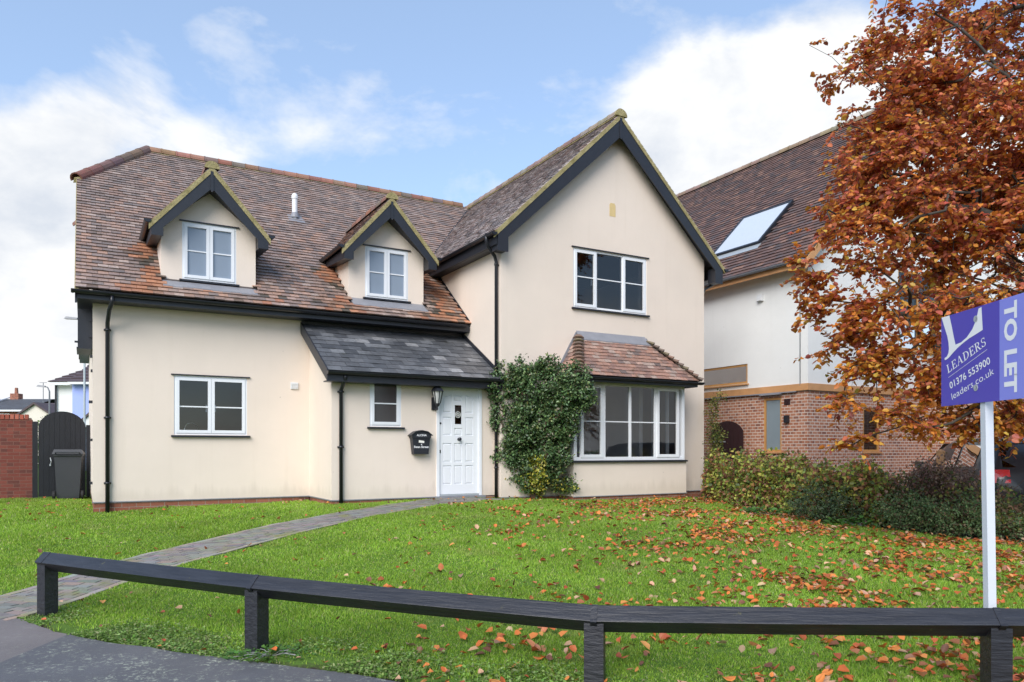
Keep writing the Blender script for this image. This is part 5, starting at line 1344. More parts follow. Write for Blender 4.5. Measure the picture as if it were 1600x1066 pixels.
def courses(mb, quad, n, th=.05):
    a,b,c,d = [Vector(q) for q in quad]; nrm = (b-a).cross(d-a).normalized(); nrm = nrm if nrm.z > 0 else -nrm
    for k in range(n):
        t0, t1 = k/n, (k+1)/n; p = [a.lerp(d,t0)+nrm*th, b.lerp(c,t0)+nrm*th, b.lerp(c,t1), a.lerp(d,t1)]
        mb.face(p); mb.face([p[0]-nrm*th, p[1]-nrm*th, p[1], p[0]])
courses(mb, [(-23.55,39.7,5.15),(-15.4,39.7,5.15),(-15.4,43.1,7.0),(-23.55,43.1,7.0)], 9)
courses(mb, [(-24.75,40.0,5.18),(-23.55,40.0,5.18),(-23.55,43.1,6.55),(-23.6,43.1,6.50)], 8)
mb.face([(-24.75,40,5.18),(-23.6,43.1,6.5),(-24.75,46,5.18)]); mb.face([(-23.55,39.7,5.15),(-23.55,43.1,7.0),(-23.55,46.4,5.15)]); mb.face([(-23.55,46.4,5.15),(-15.4,46.4,5.15),(-15.4,43.1,7.0),(-23.55,43.1,7.0)])
mb.build('roof', M['farroof'], bh)
mb = MB(O_); mb.box(-24.7,-23.5,39.93,40.0,5.0,5.15); mb.box(-23.5,-15.5,39.62,39.7,5.02,5.14); mb.build('fascia', M['offwhite'], bh)
mb = MB(O_); mb.tube([(-24.45,40.2,5.1),(-24.45,40.2,.4)], .05, 8); mb.tube([(-24.75,41,5.0),(-24.75,41,.4)], .05, 8); mb.build('downpipe', M['gutter'], bh)
mb = MB(O_); mb.prism(front(39.0), [(-22.85,2.75),(-19.4,2.75),(-21.1,4.15)], 0, 1, ); mb.box(-22.7,-22.6,39.02,39.1,.4,2.75); mb.box(-22.25,-22.18,39.02,39.1,.4,2.75); mb.build('porch', M['offwhite'], bh)
mb = MB(O_); mb.hexa([(-22.95,38.9,2.62),(-22.85,38.9,2.60),(-21.1,38.9,4.1),(-21.1,38.9,4.26),(-22.95,40,2.62),(-22.85,40,2.60),(-21.1,40,4.1),(-21.1,40,4.26)]); mb.hexa([(-19.25,38.9,2.62),(-19.35,38.9,2.60),(-21.1,38.9,4.1),(-21.1,38.9,4.26),(-19.25,40,2.62),(-19.35,40,2.60),(-21.1,40,4.1),(-21.1,40,4.26)]); mb.build('porch_roof', M['farroof'], bh)
mb = MB(O_); mb.box(-22.5,-22.3,39.96,40.0,1.6,2.6); mb.box(-21.7,-20.6,39.96,39.999,3.9+.3,4.6); mb.build('window', M['carglass'], bh)
th_ = thing('far_terrace', (-46, 60, .4), 0, 'far low brick terrace with white windows and a grey slate roof', 'house'); O_ = (-46, 60, .4)
mb = MB(O_); mb.box(-52,-38.9,60,67,.2,4.75); mb.build('brick_wall', M['brick_far'], th_)
mb = MB(O_); courses(mb, [(-52,59.7,4.72),(-38.75,59.7,4.72),(-38.75,63.5,5.85),(-52,63.5,5.85)], 9); mb.face([(-52,63.5,5.85),(-38.75,63.5,5.85),(-38.75,67.3,4.72),(-52,67.3,4.72)]); mb.build('roof', M['farroof_grey'], th_)
mb = MB(O_)
for x in (-48.5,-46.2,-43.3,-40.9): mb.box(x-.75,x+.75,59.93,60,3.1,4.45)
mb.box(-52,-38.8,59.62,59.7,4.60,4.74); mb.hexa([(-43.0,59.6,4.8),(-42.85,59.6,4.8),(-42.35,63.5,5.98),(-42.5,63.5,5.98),(-43.0,59.6,4.9),(-42.85,59.6,4.9),(-42.35,63.5,6.05),(-42.5,63.5,6.05)]); mb.build('window', M['offwhite'], th_)
mb = MB(O_); mb.box(-42.3,-41.6,63.2,63.8,5.6,6.3); mb.lathe([(.15,0),(.12,.5)], -41.95,63.5,6.3,8); mb.build('chimney', M['brick_far'], th_)
mb = MB(O_); mb.tube([(-38.75,62,4.8),(-38.75,62,7.1)], .03, 5); mb.tube([(-39.05,62,7.1),(-38.45,62,7.1)], .02, 5); mb.build('aerial', M['gutter_grey'], th_)
ch = thing('far_gabled_house', (-37.5, 56, .4), 0, 'far cream house with two pointed gables behind the terrace end', 'house'); O_ = (-37.5, 56, .4)
mb = MB(O_); mb.prism(front(56), [(-38,.2),(-33.5,.2),(-33.5,3.6),(-35.6,4.95),(-38,3.4)] , 0, 5); mb.prism(front(55), [(-33.9,.2),(-31.2,.2),(-31.2,4.6),(-33.9,3.0)], 0, 5); mb.build('gable_wall', M['far_cream'], ch)
mb = MB(O_); courses(mb, [(-38.3,58,4.0),(-31,58,4.0),(-31,61,5.35),(-38.3,61,5.35)], 7); mb.hexa([(-38.1,55.8,3.25),(-38.1,55.8,3.4),(-35.6,55.8,5.1),(-35.6,55.8,4.95),(-38.1,61,3.25),(-38.1,61,3.4),(-35.6,61,5.1),(-35.6,61,4.95)]); mb.hexa([(-33.3,55.8,3.45),(-33.3,55.8,3.6),(-35.6,55.8,5.1),(-35.6,55.8,4.95),(-33.3,61,3.45),(-33.3,61,3.6),(-35.6,61,5.1),(-35.6,61,4.95)])
mb.hexa([(-34.1,54.8,2.9),(-34.1,54.8,3.05),(-31.0,54.8,4.85),(-31.0,54.8,4.7),(-34.1,60,2.9),(-34.1,60,3.05),(-31.0,60,4.85),(-31.0,60,4.7)]); mb.build('roof', M['farroof'], ch)
# ------------------------------------------------------------------ vegetation
def in_ellipsoids(E_, n, yk=None, shell=0.0):
    """n points spread through a set of ellipsoids (x,y,z,rx,rz[,ry]) by volume"""
    E_ = np.array([list(e)+([] if len(e) > 5 else [e[3]*.9]) for e in E_], float)
    vol = E_[:,3]*E_[:,4]*E_[:,5]; k = rng.choice(len(E_), n, p=vol/vol.sum())
    d = rdir(n); r = rng.random(n)**(1/3)
    if shell: r = shell+(1-shell)*r
    r = r*(1+.12*np.sin(d[:,0]*5+k)*np.sin(d[:,2]*6+k*2))
    e = E_[k]
    return np.stack([e[:,0]+d[:,0]*r*e[:,3], e[:,1]+d[:,1]*r*e[:,5], e[:,2]+d[:,2]*r*e[:,4]], 1), k
def grow(root_pts, targets, step=.28, wob=.06, pull=.35):
    """join every target to the nearest limb already grown; returns nodes, parents, tip flags"""
    P = [np.array(p, float) for p in root_pts]; par = [-1]+list(range(len(root_pts)-1)); dist = [0.0]
    for i in range(1, len(P)): dist.append(dist[-1]+float(np.linalg.norm(P[i]-P[i-1])))
    tips = []
    A = np.array(P); D = np.array(dist)
    return P, par, dist
def tree_limbs(root_pts, extra, targets, step=.3, wob=.05):
    P = [np.array(p, float) for p in root_pts]; par = [-1]+list(range(len(P)-1)); D = [0.0]
    for i in range(1, len(P)): D.append(D[-1]+np.linalg.norm(P[i]-P[i-1]))
    def attach(pts):
        for t in pts:
            A = np.array(P); dd = np.linalg.norm(A-t, axis=1); cost = dd+.22*np.array(D)
            cost[:2] += 5
            j = int(np.argmin(cost)); yield t, j
    tips = []
    def link(t, j, straight=False):
        a = P[j]; L = np.linalg.norm(t-a); m = max(1, int(L/step)); last = j
        sag = np.array([0,0,.10*L]); w = rng.normal(0, wob*L**.5, 3)
        for q in range(1, m+1):
            f = q/m; b = math.sin(PI*f)
            p = a+(t-a)*f+(sag+w)*b*.6
            P.append(p); par.append(last); D.append(D[-1-0] if False else D[last]+np.linalg.norm(p-P[last])); last = len(P)-1
        return last
    for line in extra:
        t0 = np.array(line[0], float)
        A = np.array(P); j = int(np.argmin(np.linalg.norm(A-t0, axis=1)+np.where(np.arange(len(P)) < 2, 9, 0)))
        last = j
        for p in line:
            last = link(np.array(p, float), last)
    c = np.array(root_pts[-1]); o = np.argsort(np.linalg.norm(targets-c, axis=1))
    for t in targets[o]:
        A = np.array(P); dd = np.linalg.norm(A-t, axis=1); cost = dd+.22*np.array(D); cost[:2] += 6
        tips.append(link(t, int(np.argmin(cost))))
    n = len(P); kids = np.zeros(n); 
    for i in tips: kids[i] += 1
    for i in range(n-1, 0, -1): kids[par[i]] += kids[i]+.15
    return np.array(P), par, kids, tips
def limb_mesh(name, P, par, rad, mat, parent, org, split=None, seg=6):
    n = len(P); ch = [[] for _ in range(n)]
    for i in range(1, n): ch[par[i]].append(i)
    mbs = {}
    def chain(i, key):
        # follow the thickest child
        stack = [(i, par[i], key)]
        while stack:
            i, p0, key = stack.pop()
            pts = [P[p0]] if p0 >= 0 else []; rr = [min(rad[p0], rad[i]*1.25)] if p0 >= 0 else []
            cur = i
            while True:
                pts.append(P[cur]); rr.append(rad[cur])
                if not ch[cur]: break
                o = sorted(ch[cur], key=lambda q: -rad[q])
                for q in o[1:]: stack.append((q, cur, key))
                cur = o[0]
            if len(pts) > 1:
                mbs.setdefault(key, MB(org)).tube([tuple(p) for p in pts], [float(r) for r in rr], seg if max(rr) > .02 else 4, caps=False)
    chain(0, 0)
    return mbs[0].build(name, mat, parent, smooth=True)
TREE = [(7.26,11.5,7.66,1.6,1.2),(6.0,11,7.5,1.0,1.0),(5.42,10.5,6.45,.75,.65),(4.72,10.1,6.0,.45,.22),(6.27,10.5,5.88,1.3,1.0),(5.1,10,5.24,.8,.55),(4.38,9.5,4.82,.42,.33),(4.08,9,3.88,.42,.4),(3.68,9,3.70,.2,.15),(5.03,9.6,4.45,1,.5),(6.48,10,4.14,1.3,1),(4.22,9,2.96,.55,.48),(4.81,8.8,2.92,.9,.7),(5.84,9,2.65,1.1,.9),(4.07,8.8,2.05,.30,.42),(4.6,8.7,2.08,.42,.28),(4.01,8.7,1.60,.18,.13),(5.84,9,1.90,.6,.27),(8.51,10.5,5.16,2,2.3),(9.41,10.5,2.92,1.6,1.2),(8.83,11.5,8.94,2,1.4),(7.2,9.6,3.4,.8,.8)]
WISP = [(3.62,8.9,3.75,.28,.22),(4.0,9.2,4.25,.35,.28),(3.75,8.8,3.2,.28,.22),(4.6,10.2,5.85,.35,.18),(4.5,9.6,5.3,.35,.28),(3.78,8.8,2.80,.25,.22),(3.85,8.7,2.42,.25,.22),(4.12,8.75,1.66,.24,.18),(4.35,8.75,1.78,.3,.18),(4.75,8.7,1.70,.35,.14),(4.05,8.7,2.1,.25,.2),(5.5,8.9,1.75,.35,.14),(4.70,8.7,1.86,.4,.22),(4.9,8.8,2.2,.3,.2),(5.5,10.8,7.75,.5,.3),(5.3,10.6,7.05,.45,.4),(5.0,10.4,6.4,.4,.35),(4.8,10.2,5.5,.4,.3),(4.35,10,5.95,.35,.10),(4.5,10.1,6.62,.32,.09),(4.25,10.1,6.85,.2,.06),(4.8,9.9,5.0,.4,.3)]
def make_tree():
    tx, ty = 8.9, 10.9; g0 = G(tx, ty); org = (tx, ty, g0)
    f = thing('beech_tree', org, 0, 'large copper-orange autumn beech overhanging the lawn and hedge', 'tree')
    root = [(tx,ty,g0-.2),(tx+.02,ty,g0+.9),(tx-.05,ty-.05,g0+1.9),(tx-.2,ty-.1,2.9),(tx-.35,ty-.15,4.0),(tx-.3,ty-.05,5.4),(tx-.45,ty+.1,6.8),(tx-.4,ty+.3,8.2)]
    extra = [[(7.6,10.2,4.0),(6.9,10,4.45),(6.23,10,4.73),(5.8,10,4.8)], [(7.2,10.1,3.9),(6.42,10,4.33),(6.22,10,4.62),(6.18,10,4.95),(6.0,10.1,5.5)], [(7.0,10.0,3.75),(6.3,9.9,4.1),(5.6,9.7,4.35),(5.2,9.5,4.5)], [(6.8,9.9,3.5),(5.65,9.9,3.90),(5.2,9.7,4.03),(4.8,9.5,4.0),(4.3,9.3,3.9)], [(7.2,9.8,3.3),(6.3,9.6,3.65),(5.85,9.4,3.8)], [(7.6,10.6,6.1),(6.8,10.5,6.9),(6.0,10.6,7.7)], [(7.0,10.3,5.6),(6.0,10.2,6.0),(5.0,10.1,6.25),(4.6,10.1,6.55),(4.0,10.1,7.0)], [(6.2,9.2,2.9),(5.2,8.9,2.7),(4.5,8.8,2.3)]]
    tg, _ = in_ellipsoids(TREE, 1150, shell=.3)
    tg = np.concatenate([tg, in_ellipsoids(WISP+WISP+TREE[3:18], 620, shell=.3)[0]])
    P, par, kids, tips = tree_limbs(root, extra, tg)
    rad = .0042*np.maximum(kids, .6)**.50; rad[:8] = np.maximum(rad[:8], [.26,.20,.18,.16,.13,.10,.075,.05])
    # keep the drawn boughs stout
    limb_mesh('limbs', P, par, rad, M['bark'], f, org)
    # leaves in flat sprays round the last length of every twig
    T = P[tips]; Q = P[[par[i] for i in tips]]; dirs = T-Q; dirs /= np.linalg.norm(dirs, axis=1, keepdims=True)+1e-9
    inner = rng.integers(0, len(P), 900); inner = inner[(inner > 30) & (rad[inner] < .03)]
    T = np.concatenate([T, P[inner]]); dirs = np.concatenate([dirs, rdir(len(inner))])
    gap = lump(T[:,0]*1.0+T[:,2]*.7, T[:,1]+T[:,2]*1.3, 2.6)
    ns = np.where(gap < .38, 1, rng.integers(3, 6, len(T)))
    k = np.repeat(np.arange(len(T)), ns); m_ = len(k)
    sd = dirs[k]*.5+rdir(m_)*np.array([1,1,.55])+np.array([-.1,-.05,-.12]); sd /= np.linalg.norm(sd, axis=1, keepdims=True)
    SL = rng.uniform(.16,.40,m_); NL = 12
    base = T[k]-dirs[k]*rng.uniform(0,.25,(m_,1))
    tip = base+sd*SL[:,None]-np.array([0,0,1])*(SL[:,None]**2)*.35
    # the shoots themselves, as thin three-sided twigs
    u1 = np.cross(sd, [0,0,1.0]); u1 /= np.linalg.norm(u1, axis=1, keepdims=True)+1e-9; u2 = np.cross(sd, u1)
    TV = np.empty((m_,6,3))
    for q in range(3):
        o_ = (u1*math.cos(q*2.094)+u2*math.sin(q*2.094))
        TV[:,q] = base+o_*.0035; TV[:,3+q] = tip+o_*.0012
    b6 = (np.arange(m_)*6)[:,None]
    TF = np.concatenate([b6+np.array([0,1,4,3]), b6+np.array([1,2,5,4]), b6+np.array([2,0,3,5])], 1).reshape(-1,4)
    npmesh('twigs', TV.reshape(-1,3)-np.array(org), TF, None, M['bark'], f)
    fr = (np.arange(NL)+.6)/NL; kk = np.repeat(np.arange(m_), NL); n = len(kk); ff = np.tile(fr, m_)
    pos = base[kk]+(tip-base)[kk]*ff[:,None]+rng.normal(0,.008,(n,3))
    sgn = np.where(np.arange(n) % 2, 1., -1.)[:,None]
    ax = sd[kk]*.7+u1[kk]*sgn*.9+rdir(n)*.45+np.array([0,0,-.25]); nm = rdir(n)*.75+np.array([0,0,.9])
    keep = rng.random(n) < .92; pos, ax, nm = pos[keep], ax[keep], nm[keep]; n = len(pos)
    d = np.linalg.norm(pos[:,:2], axis=1)
    ln = rng.uniform(.052,.090,n); wd = ln*rng.uniform(.60,.80,n)
    low = np.clip((5.0-pos[:,2])/3.5, 0, 1)
    br = [(.68,.21,.09),(.56,.155,.085),(.42,.115,.08),(.76,.31,.10)]; og = [(.85,.36,.06),(.88,.48,.09),(.76,.27,.05),(.80,.52,.09)]
    t1 = pick(br, [4,3.5,2.5,1.5], n, .22); t2 = pick(og, [4,2,4,1], n, .2)
    m = (rng.random(n) < .30+.36*low)[:,None]
    V, F, Tn = leaves(pos, ax, nm, ln, wd, np.where(m, t2, t1), .18, .05)
    npmesh('crown', V-np.array(org), F, Tn, M['leaf'], f)
    print('tree leaves', n, 'nodes', len(P))
make_tree()
# climbing shrub on the wall by the door
SH = [(-.22,14.7,2.85,.3,.36,.2),(-.2,14.8,2.2,.26,.3,.2),(1.3,14.5,2.6,.3,.3,.2),(-.05,14.85,1.45,.26,.4,.2),(0.0,14.75,2.97,.33,.26,.2),(.18,14.72,3.12,.2,.22,.15),(.62,14.65,2.83,.5,.46,.28),(1.18,14.55,2.76,.33,.42,.24),(.38,14.75,2.09,.52,.5,.28),(.88,14.72,2.21,.42,.5,.28),(.0,14.9,1.72,.22,.33,.22),(.57,14.82,1.34,.48,.4,.3),(.88,14.82,1.59,.32,.4,.28),(.44,14.95,.92,.42,.24,.25),(.0,14.95,1.12,.14,.2,.18),(1.02,14.95,.84,.26,.14,.2),(.75,14.7,3.2,.28,.16,.2),(1.35,14.6,3.05,.2,.16,.16)]
def shrub(name, E_, base, nt, per, lsz, pal, wts, label, cat, spread=.055, mat='leaf_gloss', trunk=.022, accents=None, tz=(0,0,.3)):
    org = base; f = thing(name, org, 0, label, cat)
    tg, _ = in_ellipsoids(E_, nt, shell=.15)
    b = np.array(base); root = [b+np.array([0,0,-.05]), b+np.array([.01,0,.15]), b+np.array(tz)]
    P, par, kids, tips = tree_limbs([tuple(r) for r in root], [], tg, step=.16, wob=.03)
    rad = .0022*np.maximum(kids,.6)**.5; rad[:3] = np.maximum(rad[:3], trunk)
    limb_mesh('stem', P, par, rad, M['twig'], f, org, seg=5)
    T = P[tips]; k = np.repeat(np.arange(len(T)), per); n = len(k)
    pos = T[k]+rng.normal(0, spread, (n,3)); ax = rdir(n)+np.array([0,-.25,.15]); nm = rdir(n)*.8+np.array([0,-.5,.8])
    ln = rng.uniform(*lsz, n); t = pick(pal, wts, n, .2)
    if accents is not None:
        q = accents(pos); t = np.where(q[:,None], pick([(.42,.44,.05),(.50,.42,.07),(.34,.36,.06)], [2,1,1], n, .15), t)
    V, F, Tn = leaves(pos, ax, nm, ln, ln*rng.uniform(.45,.62,n), t, .15, .03)
    npmesh('foliage', V-np.array(org), F, Tn, M[mat], f); return f
sb_ = (.42, 14.95, G(.42,14.95))
shrub('wall_shrub', SH, sb_, 720, 56, (.042,.072), [(.085,.155,.055),(.13,.22,.08),(.055,.105,.04),(.22,.31,.12),(.26,.22,.14),(.20,.22,.06)], [5,4.5,4,2.2,.55,.5], 'dark glossy evergreen climber on the cream wall between door and bay', 'shrub', .05,
      accents=lambda p: (np.abs(p[:,0]-.50) < .16) & (p[:,2] < 1.45) & (rng.random(len(p)) < .65) | ((p[:,2] < 1.1) & (rng.random(len(p)) < .16)))
# hedge and shrubs along the boundary
def hedge(name, pts, hgt, wid, n, pal, wts, lsz, label, cat, seed, mat='leaf', stems=60, thin=0.0):
    P_ = resample(pts, 60); org = (P_[0][0], P_[0][1], G(*P_[0])); f = thing(name, org, 0, label, cat)
    k = rng.integers(0, 59, n); fr = rng.random(n)[:,None]; c = P_[k]*(1-fr)+P_[k+1]*fr
    tg = P_[k+1]-P_[k]; tg /= np.linalg.norm(tg, axis=1, keepdims=True); nr = np.stack([tg[:,1], -tg[:,0]], 1)
    s = (k+fr[:,0])/59
    hh = np.interp(s, np.linspace(0,1,len(hgt)), hgt)*(1+.12*np.sin(s*40+3*np.sin(s*9))*.5+.10*np.sin(s*23+seed)+.06*np.sin(s*61+seed*2)); ww = wid*(1+.18*np.sin(s*17+seed)+.1*np.sin(s*47))
    a = rng.uniform(0, PI, n); cl = lump(c[:,0]*1+c[:,1]*.6+a*.9, c[:,1]+a*1.3, 5.2, seed); r = 1-.42*rng.random(n)**1.6-.20*(cl < .35); r = np.where(rng.random(n) < .05, r*1.12, r)
    lat = np.cos(a)*r*ww*.5; h = np.where(rng.random(n) < .5, np.sin(a)*r, rng.random(n)*np.sin(a)**.3*r)*hh
    lat = np.sign(np.cos(a))*np.minimum(np.abs(np.cos(a))**.5, 1)*r*ww*.5
    x = c[:,0]+nr[:,0]*lat; y = c[:,1]+nr[:,1]*lat; z = Gv(x, y)+.02+h
    keep = np.ones(n, bool)
    if thin: keep = rng.random(n) > thin*(lump(x*1.0+z, y-z, 5.5, seed) < .42)
    x, y, z = x[keep], y[keep], z[keep]; n = len(x)
    ax = rdir(n)+np.array([-.2,-.3,.1]); nm = rdir(n)*.8+np.array([-.3,-.4,.7]); ln = rng.uniform(*lsz, n)
    col = pick(pal, wts, n, .2); L_ = lump(x*1.1+z*1.3, y*1.1+z, 2.3, seed)+.25*lump(x, y+z*2, 7, seed)
    w2 = list(reversed(wts)); col2 = pick(pal, w2, n, .2)
    col = np.where((L_ > .72)[:,None], col2, col)
    V, F, T = leaves(np.stack([x,y,z],1), ax, nm, ln, ln*rng.uniform(.6,.9,n), col, .2, .03)
    npmesh('foliage', V-np.array(org), F, T, M[mat], f)
    mb = MB(org)
    for i in range(stems):
        q = rng.integers(0, 59); b = P_[q]+rng.normal(0,.05,2); gz = G(*b); t = b+rng.normal(0,.22,2); H_ = float(np.interp(q/59, np.linspace(0,1,len(hgt)), hgt))
        m_ = (b+t)/2+rng.normal(0,.06,2)
        mb.tube([(b[0],b[1],gz-.03),(m_[0],m_[1],gz+H_*.5),(t[0],t[1],gz+H_*random.uniform(.8,1.12))], [.009,.006,.002], 4, caps=False)
    mb.build('stems', M['twig'], f); return f
YG = [(.44,.50,.09),(.60,.60,.13),(.30,.38,.08),(.32,.15,.09),(.46,.22,.10),(.13,.19,.055)]
hedge('boundary_hedge', [(4.75,16.6),(4.78,15.0),(5.02,13.4),(5.4,12.0),(5.8,11.35)], [.98,.93,.95,.90,.86], .92, 27000, YG, [3,2.4,4,3.6,3.2,3], (.045,.085), 'yellow-green and purple-brown leafy hedge running from the gable wall corner', 'hedge', 1.0, stems=90)
hedge('boundary_hedge', [(5.8,11.5),(6.2,10.95),(6.75,10.65),(7.4,10.4),(8.6,10.0)], [.80,.82,.74,.52,.38,.34], .8, 9500, [(.16,.23,.07),(.12,.17,.06),(.25,.29,.09),(.32,.17,.10),(.42,.28,.17),(.42,.42,.10)], [4,4,3,3,2,1.4], (.035,.065), 'thin dark green and brown straggly hedge in front of the parked car', 'hedge', 2.3, stems=150, thin=.55)
def blob(x, y, z, *r): return (x, y, G(x, y)+z, *r)
shrub('bushy_shrub', [blob(4.95,11.95,.28,.5,.36),blob(5.25,11.6,.25,.42,.3)], (5.0,11.9,G(5.0,11.9)), 170, 34, (.025,.045), [(.10,.16,.075),(.07,.12,.055),(.14,.20,.10),(.18,.22,.08)], [4,4,2.5,1], 'soft grey-green rounded shrub at the foot of the hedge middle', 'shrub', .06, 'leaf', .012, tz=(0,0,.15))
shrub('bramble', [blob(6.35,11.0,.72,.42,.32),blob(6.05,11.2,.6,.3,.25)], (6.2,11.0,G(6.2,11.0)), 150, 24, (.03,.055), [(.30,.17,.13),(.38,.25,.20),(.20,.12,.09),(.48,.35,.28),(.16,.17,.06)], [4,3,3,2,2], 'brown and pinkish withered bramble sprawling over the hedge top', 'shrub', .08, 'leaf', .012, tz=(0,0,.2))
shrub('dark_shrub', [blob(5.75,10.85,.26,.45,.3),blob(6.25,10.45,.24,.45,.28),blob(6.65,10.25,.16,.36,.18)], (6.0,10.6,G(6.0,10.6)), 200, 34, (.025,.045), [(.14,.23,.09),(.18,.28,.11),(.25,.35,.14),(.32,.24,.13)], [4,4,2.5,1.5], 'dense dark green low shrub spreading under the right end of the hedge', 'shrub', .06, 'leaf', .012, tz=(0,0,.12))
shrub('wall_ivy', [(4.62,17.25,2.35,.14,.35,.12),(4.72,17.1,2.75,.12,.12,.1),(4.62,17.1,1.75,.16,.4,.16),(4.60,17.0,1.2,.2,.3,.2)], (4.60,17.15,G(4.6,17.15)), 90, 22, (.035,.06), [(.16,.20,.04),(.26,.25,.05),(.08,.12,.03),(.36,.30,.08)], [4,3,3,1.5], 'yellowing ivy climbing the post at the gable wall corner', 'shrub', .06, 'leaf', .012)
def weedy(x, y, r, label, sc=1.0):
    f = thing('broadleaf_weed', (x, y, G(x,y)), 0, label, 'plant')
    n = int(120/sc); a = rng.uniform(0,2*PI,n); q = r*rng.random(n)**.6
    px, py = x+np.cos(a)*q*1.5, y+np.sin(a)*q*.8; pz = Gv(px,py)+rng.uniform(.02,.17,n)*(1-q/r*.6)*sc
    ax = np.stack([np.cos(a),np.sin(a),rng.uniform(-.1,.6,n)],1); nm = rdir(n)*.4+np.array([0,-.2,1])
    ln = rng.uniform(.05,.11,n)*sc; V, F, T = leaves(np.stack([px,py,pz],1), ax, nm, ln, ln*.7, pick([(.11,.26,.05),(.16,.34,.08),(.08,.18,.035)],[3,2,2],n,.15), .15, .05)
    npmesh('leaves', V-np.array([x,y,G(x,y)]), F, T, M['leaf'], f)
    mb = MB((x,y,G(x,y)))
    for i in range(16):
        j = rng.integers(0,n); mb.tube([(x,y,G(x,y)),((x+px[j])/2,(y+py[j])/2,pz[j]*.5+G(x,y)*.5+.02),(px[j],py[j],pz[j])], .003, 4, caps=False)
    mb.build('stalks', M['leaf'], f)
weedy(4.35, 12.75, .26, 'light green broad-leaved weed at the hedge foot nearest the bay window')
weedy(5.15, 11.25, .30, 'bright green large-leaved weed clump by the hedge foot further right')
weedy(-1.80, 5.60, .24, 'pale green weed clump at the base of the second fence post', .42)
# clump of garden plants beyond the brick wall
f = thing('far_bush', (-15.3, 25, .45), 0, 'bright green bush showing over the wall beside the gate', 'bush')
pos, _ = in_ellipsoids([(-15.35,25,2.3,.42,.42),(-15.0,25.2,2.2,.35,.35),(-15.5,25.1,1.5,.5,.7)], 1500, shell=.3)
V, F, T = leaves(pos, rdir(len(pos)), rdir(len(pos)), np.full(len(pos),.09), np.full(len(pos),.06), pick([(.10,.20,.03),(.14,.26,.04),(.06,.12,.02)],[3,3,2],len(pos)), .1, 0)
npmesh('foliage', V-np.array([-15.3,25,.45]), F, T, M['leaf'], f)
mb = MB((-15.3,25,.45)); mb.tube([(-15.3,25,.4),(-15.35,25,1.2),(-15.3,25,2.2)], [.04,.03,.01], 6); mb.build('stem', M['twig'], f)
# sack by the car
mb = MB((0,0,0)); N = 14; R = []
for i in range(9):
    t = i/8; rr = (.17*math.sin(PI*min(1, t*.9+.12))**.6)
    R.append([mb.vert((rr*(1+.16*math.sin(k*2.3+i*1.1))*math.cos(2*PI*k/N), rr*(1+.14*math.cos(k*1.7+i*1.9))*math.sin(2*PI*k/N)*.8, .42*t+.015*math.sin(k*3+i))) for k in range(N)])
for a, b in zip(R, R[1:]):
    for k in range(N): mb.idx([a[k],a[(k+1)%N],b[(k+1)%N],b[k]])
mb.idx(R[0][::-1]); mb.idx(R[-1])
s_ = mb.build('plastic_sack', M['offwhite']); s_.location = (7.25, 10.9, G(7.25,10.9)-.01); s_.rotation_euler = (.15,.2,.4)
tag(s_, 'crumpled white plastic sack at the right end of the hedge', 'sack')
CLX, CLY, CLZ = 0.3, 0.0, 0.0
SKYT = (1.0, 1.0, 1.04)
VEIL = .25
SKYS = .118
SUNE = 2.1
EXPO = .84
# ------------------------------------------------------------------ sky, sun, camera
w = bpy.data.worlds.new('World'); SC.world = w; w.use_nodes = True
nt = w.node_tree; nt.nodes.clear()
ELEV, AZ = math.radians(38), math.radians(200)     # sun behind the camera, a little to the left
sky = nt.nodes.new('ShaderNodeTexSky'); sky.sky_type = 'NISHITA'; sky.sun_disc = False
sky.sun_elevation = ELEV; sky.sun_rotation = AZ; sky.air_density = 1.0; sky.dust_density = .6; sky.ozone_density = 1.5
dirv = nd(nt, 'ShaderNodeTexCoord').outputs['Generated']
sep = nd(nt, 'ShaderNodeSeparateXYZ', {0: dirv}); z = sep.outputs[2]
zz = nd(nt, 'ShaderNodeMath', {0: z, 1: .12}, operation='ADD').outputs[0]
# project the view direction on a cloud deck overhead
px = nd(nt, 'ShaderNodeMath', {0: sep.outputs[0], 1: zz}, operation='DIVIDE').outputs[0]
py = nd(nt, 'ShaderNodeMath', {0: sep.outputs[1], 1: zz}, operation='DIVIDE').outputs[0]
pl = nd(nt, 'ShaderNodeCombineXYZ', {0: px, 1: py, 2: 0.0}).outputs[0]
n1 = noise(nt, mapping(nt, dirv, (1.9, 1.9, 3.2), (CLX, CLY, CLZ)) , 1.25, 7, .56, .25)
n2 = noise(nt, mapping(nt, dirv, (1.5,1.5,2.6), (4,2,7)), 3.2, 6, .6, .2)
elev = ramp(nt, z, [(0.0,(1,1,1)),(.10,(.75,.75,.75)),(.28,(.34,.34,.34)),(.55,(.0,.0,.0))])
acc = nd(nt, 'ShaderNodeMath', {0: n1, 1: nd(nt, 'ShaderNodeMath', {0: n2, 1: .80}, operation='MULTIPLY').outputs[0]}, operation='ADD').outputs[0]
acc = nd(nt, 'ShaderNodeMath', {0: acc, 1: nd(nt, 'ShaderNodeMath', {0: elev, 1: .34}, operation='MULTIPLY').outputs[0]}, operation='ADD').outputs[0]
nv = nd(nt, 'ShaderNodeVectorMath', {0: dirv}, operation='NORMALIZE').outputs[0]
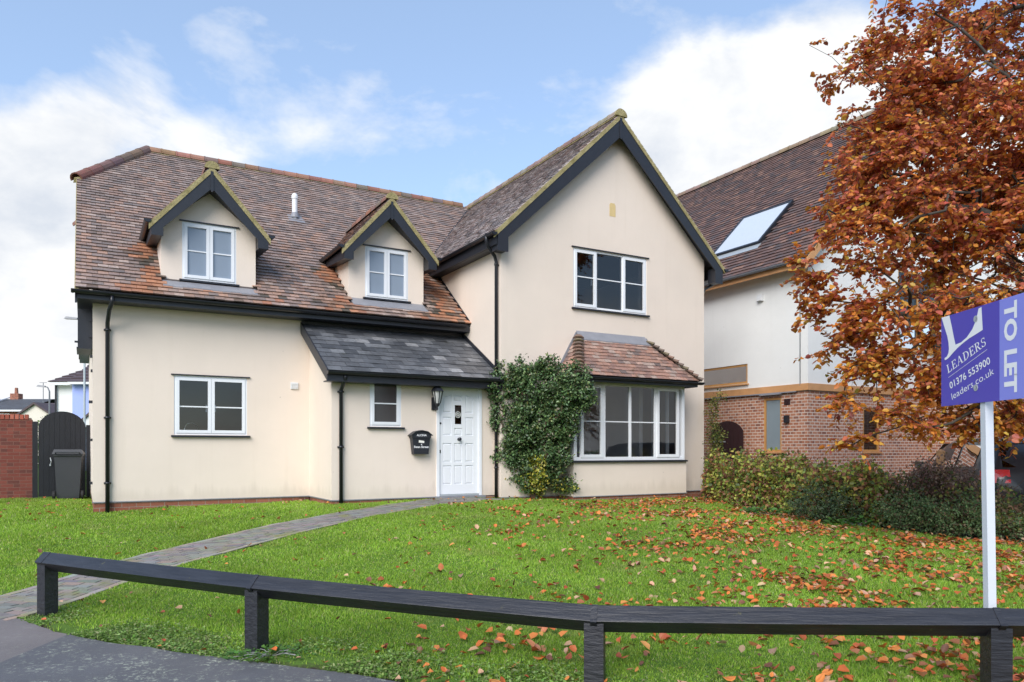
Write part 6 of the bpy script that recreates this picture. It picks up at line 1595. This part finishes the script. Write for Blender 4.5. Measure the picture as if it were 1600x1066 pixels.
BANKS = [((0.292, 0.879, 0.377), 11, 0.34), ((0.225, 0.911, 0.344), 9, 0.28), ((0.389, 0.844, 0.369), 9, 0.32), ((0.167, 0.935, 0.313), 6, 0.22), ((0.488, 0.817, 0.309), 11, 0.26), ((-0.548, 0.823, 0.15), 13, 0.38), ((-0.458, 0.827, 0.327), 6.5, 0.13), ((-0.507, 0.804, 0.311), 6, 0.2), ((-0.438, 0.808, 0.395), 4.5, 0.13), ((-0.349, 0.871, 0.344), 4, 0.14), ((-0.394, 0.906, 0.157), 8, 0.18), ((0.35, 0.911, 0.22), 13, 0.38)]
for c_, r_, w_ in BANKS:       # cloud banks: direction, angular radius, weight
    dt = nd(nt, 'ShaderNodeVectorMath', {0: nv, 1: c_}, operation='DOT_PRODUCT').outputs['Value']
    mr = nd(nt, 'ShaderNodeMapRange', {'Value': dt, 'From Min': math.cos(math.radians(r_)), 'From Max': 1.0, 'To Min': 0.0, 'To Max': w_}, interpolation_type='SMOOTHSTEP').outputs[0]
    acc = nd(nt, 'ShaderNodeMath', {0: acc, 1: mr}, operation='ADD').outputs[0]
cm = ramp(nt, nd(nt, 'ShaderNodeMath', {0: acc, 1: .74}, operation='MULTIPLY').outputs[0], [(.795,(0,0,0)),(.87,(.38,.38,.38)),(.955,(.90,.90,.90)),(1.0,(1,1,1))])
skyb = mix(nt, 1.0, sky.outputs[0], SKYT, 'MULTIPLY')
c = mix(nt, VEIL, skyb, (3.8, 5.0, 6.6))          # thin high veil
cl = mix(nt, ramp(nt, n2, [(.38,(0,0,0)),(.60,(1,1,1))]), (3.5, 3.75, 4.15), (4.85, 4.9, 4.95))
c = mix(nt, cm, c, cl)
bg = nd(nt, 'ShaderNodeBackground', {'Color': c, 'Strength': SKYS})
nd(nt, 'ShaderNodeOutputWorld', {'Surface': bg.outputs[0]})
sl = bpy.data.lights.new('sun', 'SUN'); sl.energy = SUNE; sl.angle = math.radians(42); sl.color = (1, .95, .88)
so = bpy.data.objects.new('sun', sl); COL.objects.link(so)
# sky rotation is measured clockwise from +Y
d = Vector((math.sin(AZ)*math.cos(ELEV), math.cos(AZ)*math.cos(ELEV), math.sin(ELEV)))
so.rotation_euler = d.to_track_quat('Z', 'Y').to_euler(); so.location = d*50
cam = bpy.data.cameras.new('camera'); co_ = bpy.data.objects.new('camera', cam); COL.objects.link(co_); SC.camera = co_
co_.location = (0, 0, 1.55); co_.rotation_euler = (math.radians(90), 0, 0)
cam.sensor_width = 36; cam.lens = 26.369; cam.shift_y = .10625; cam.clip_end = 5000; cam.clip_start = .05
SC.view_settings.view_transform = 'Standard'; SC.view_settings.look = 'None'; SC.view_settings.exposure = EXPO; SC.view_settings.gamma = 1
SC.render.engine = 'CYCLES'
SC.cycles.max_bounces = 8; SC.cycles.transparent_max_bounces = 12; SC.cycles.use_denoising = True; SC.cycles.caustics_reflective = False; SC.cycles.caustics_refractive = False
SC.render.resolution_x = 1024; SC.render.resolution_y = 682
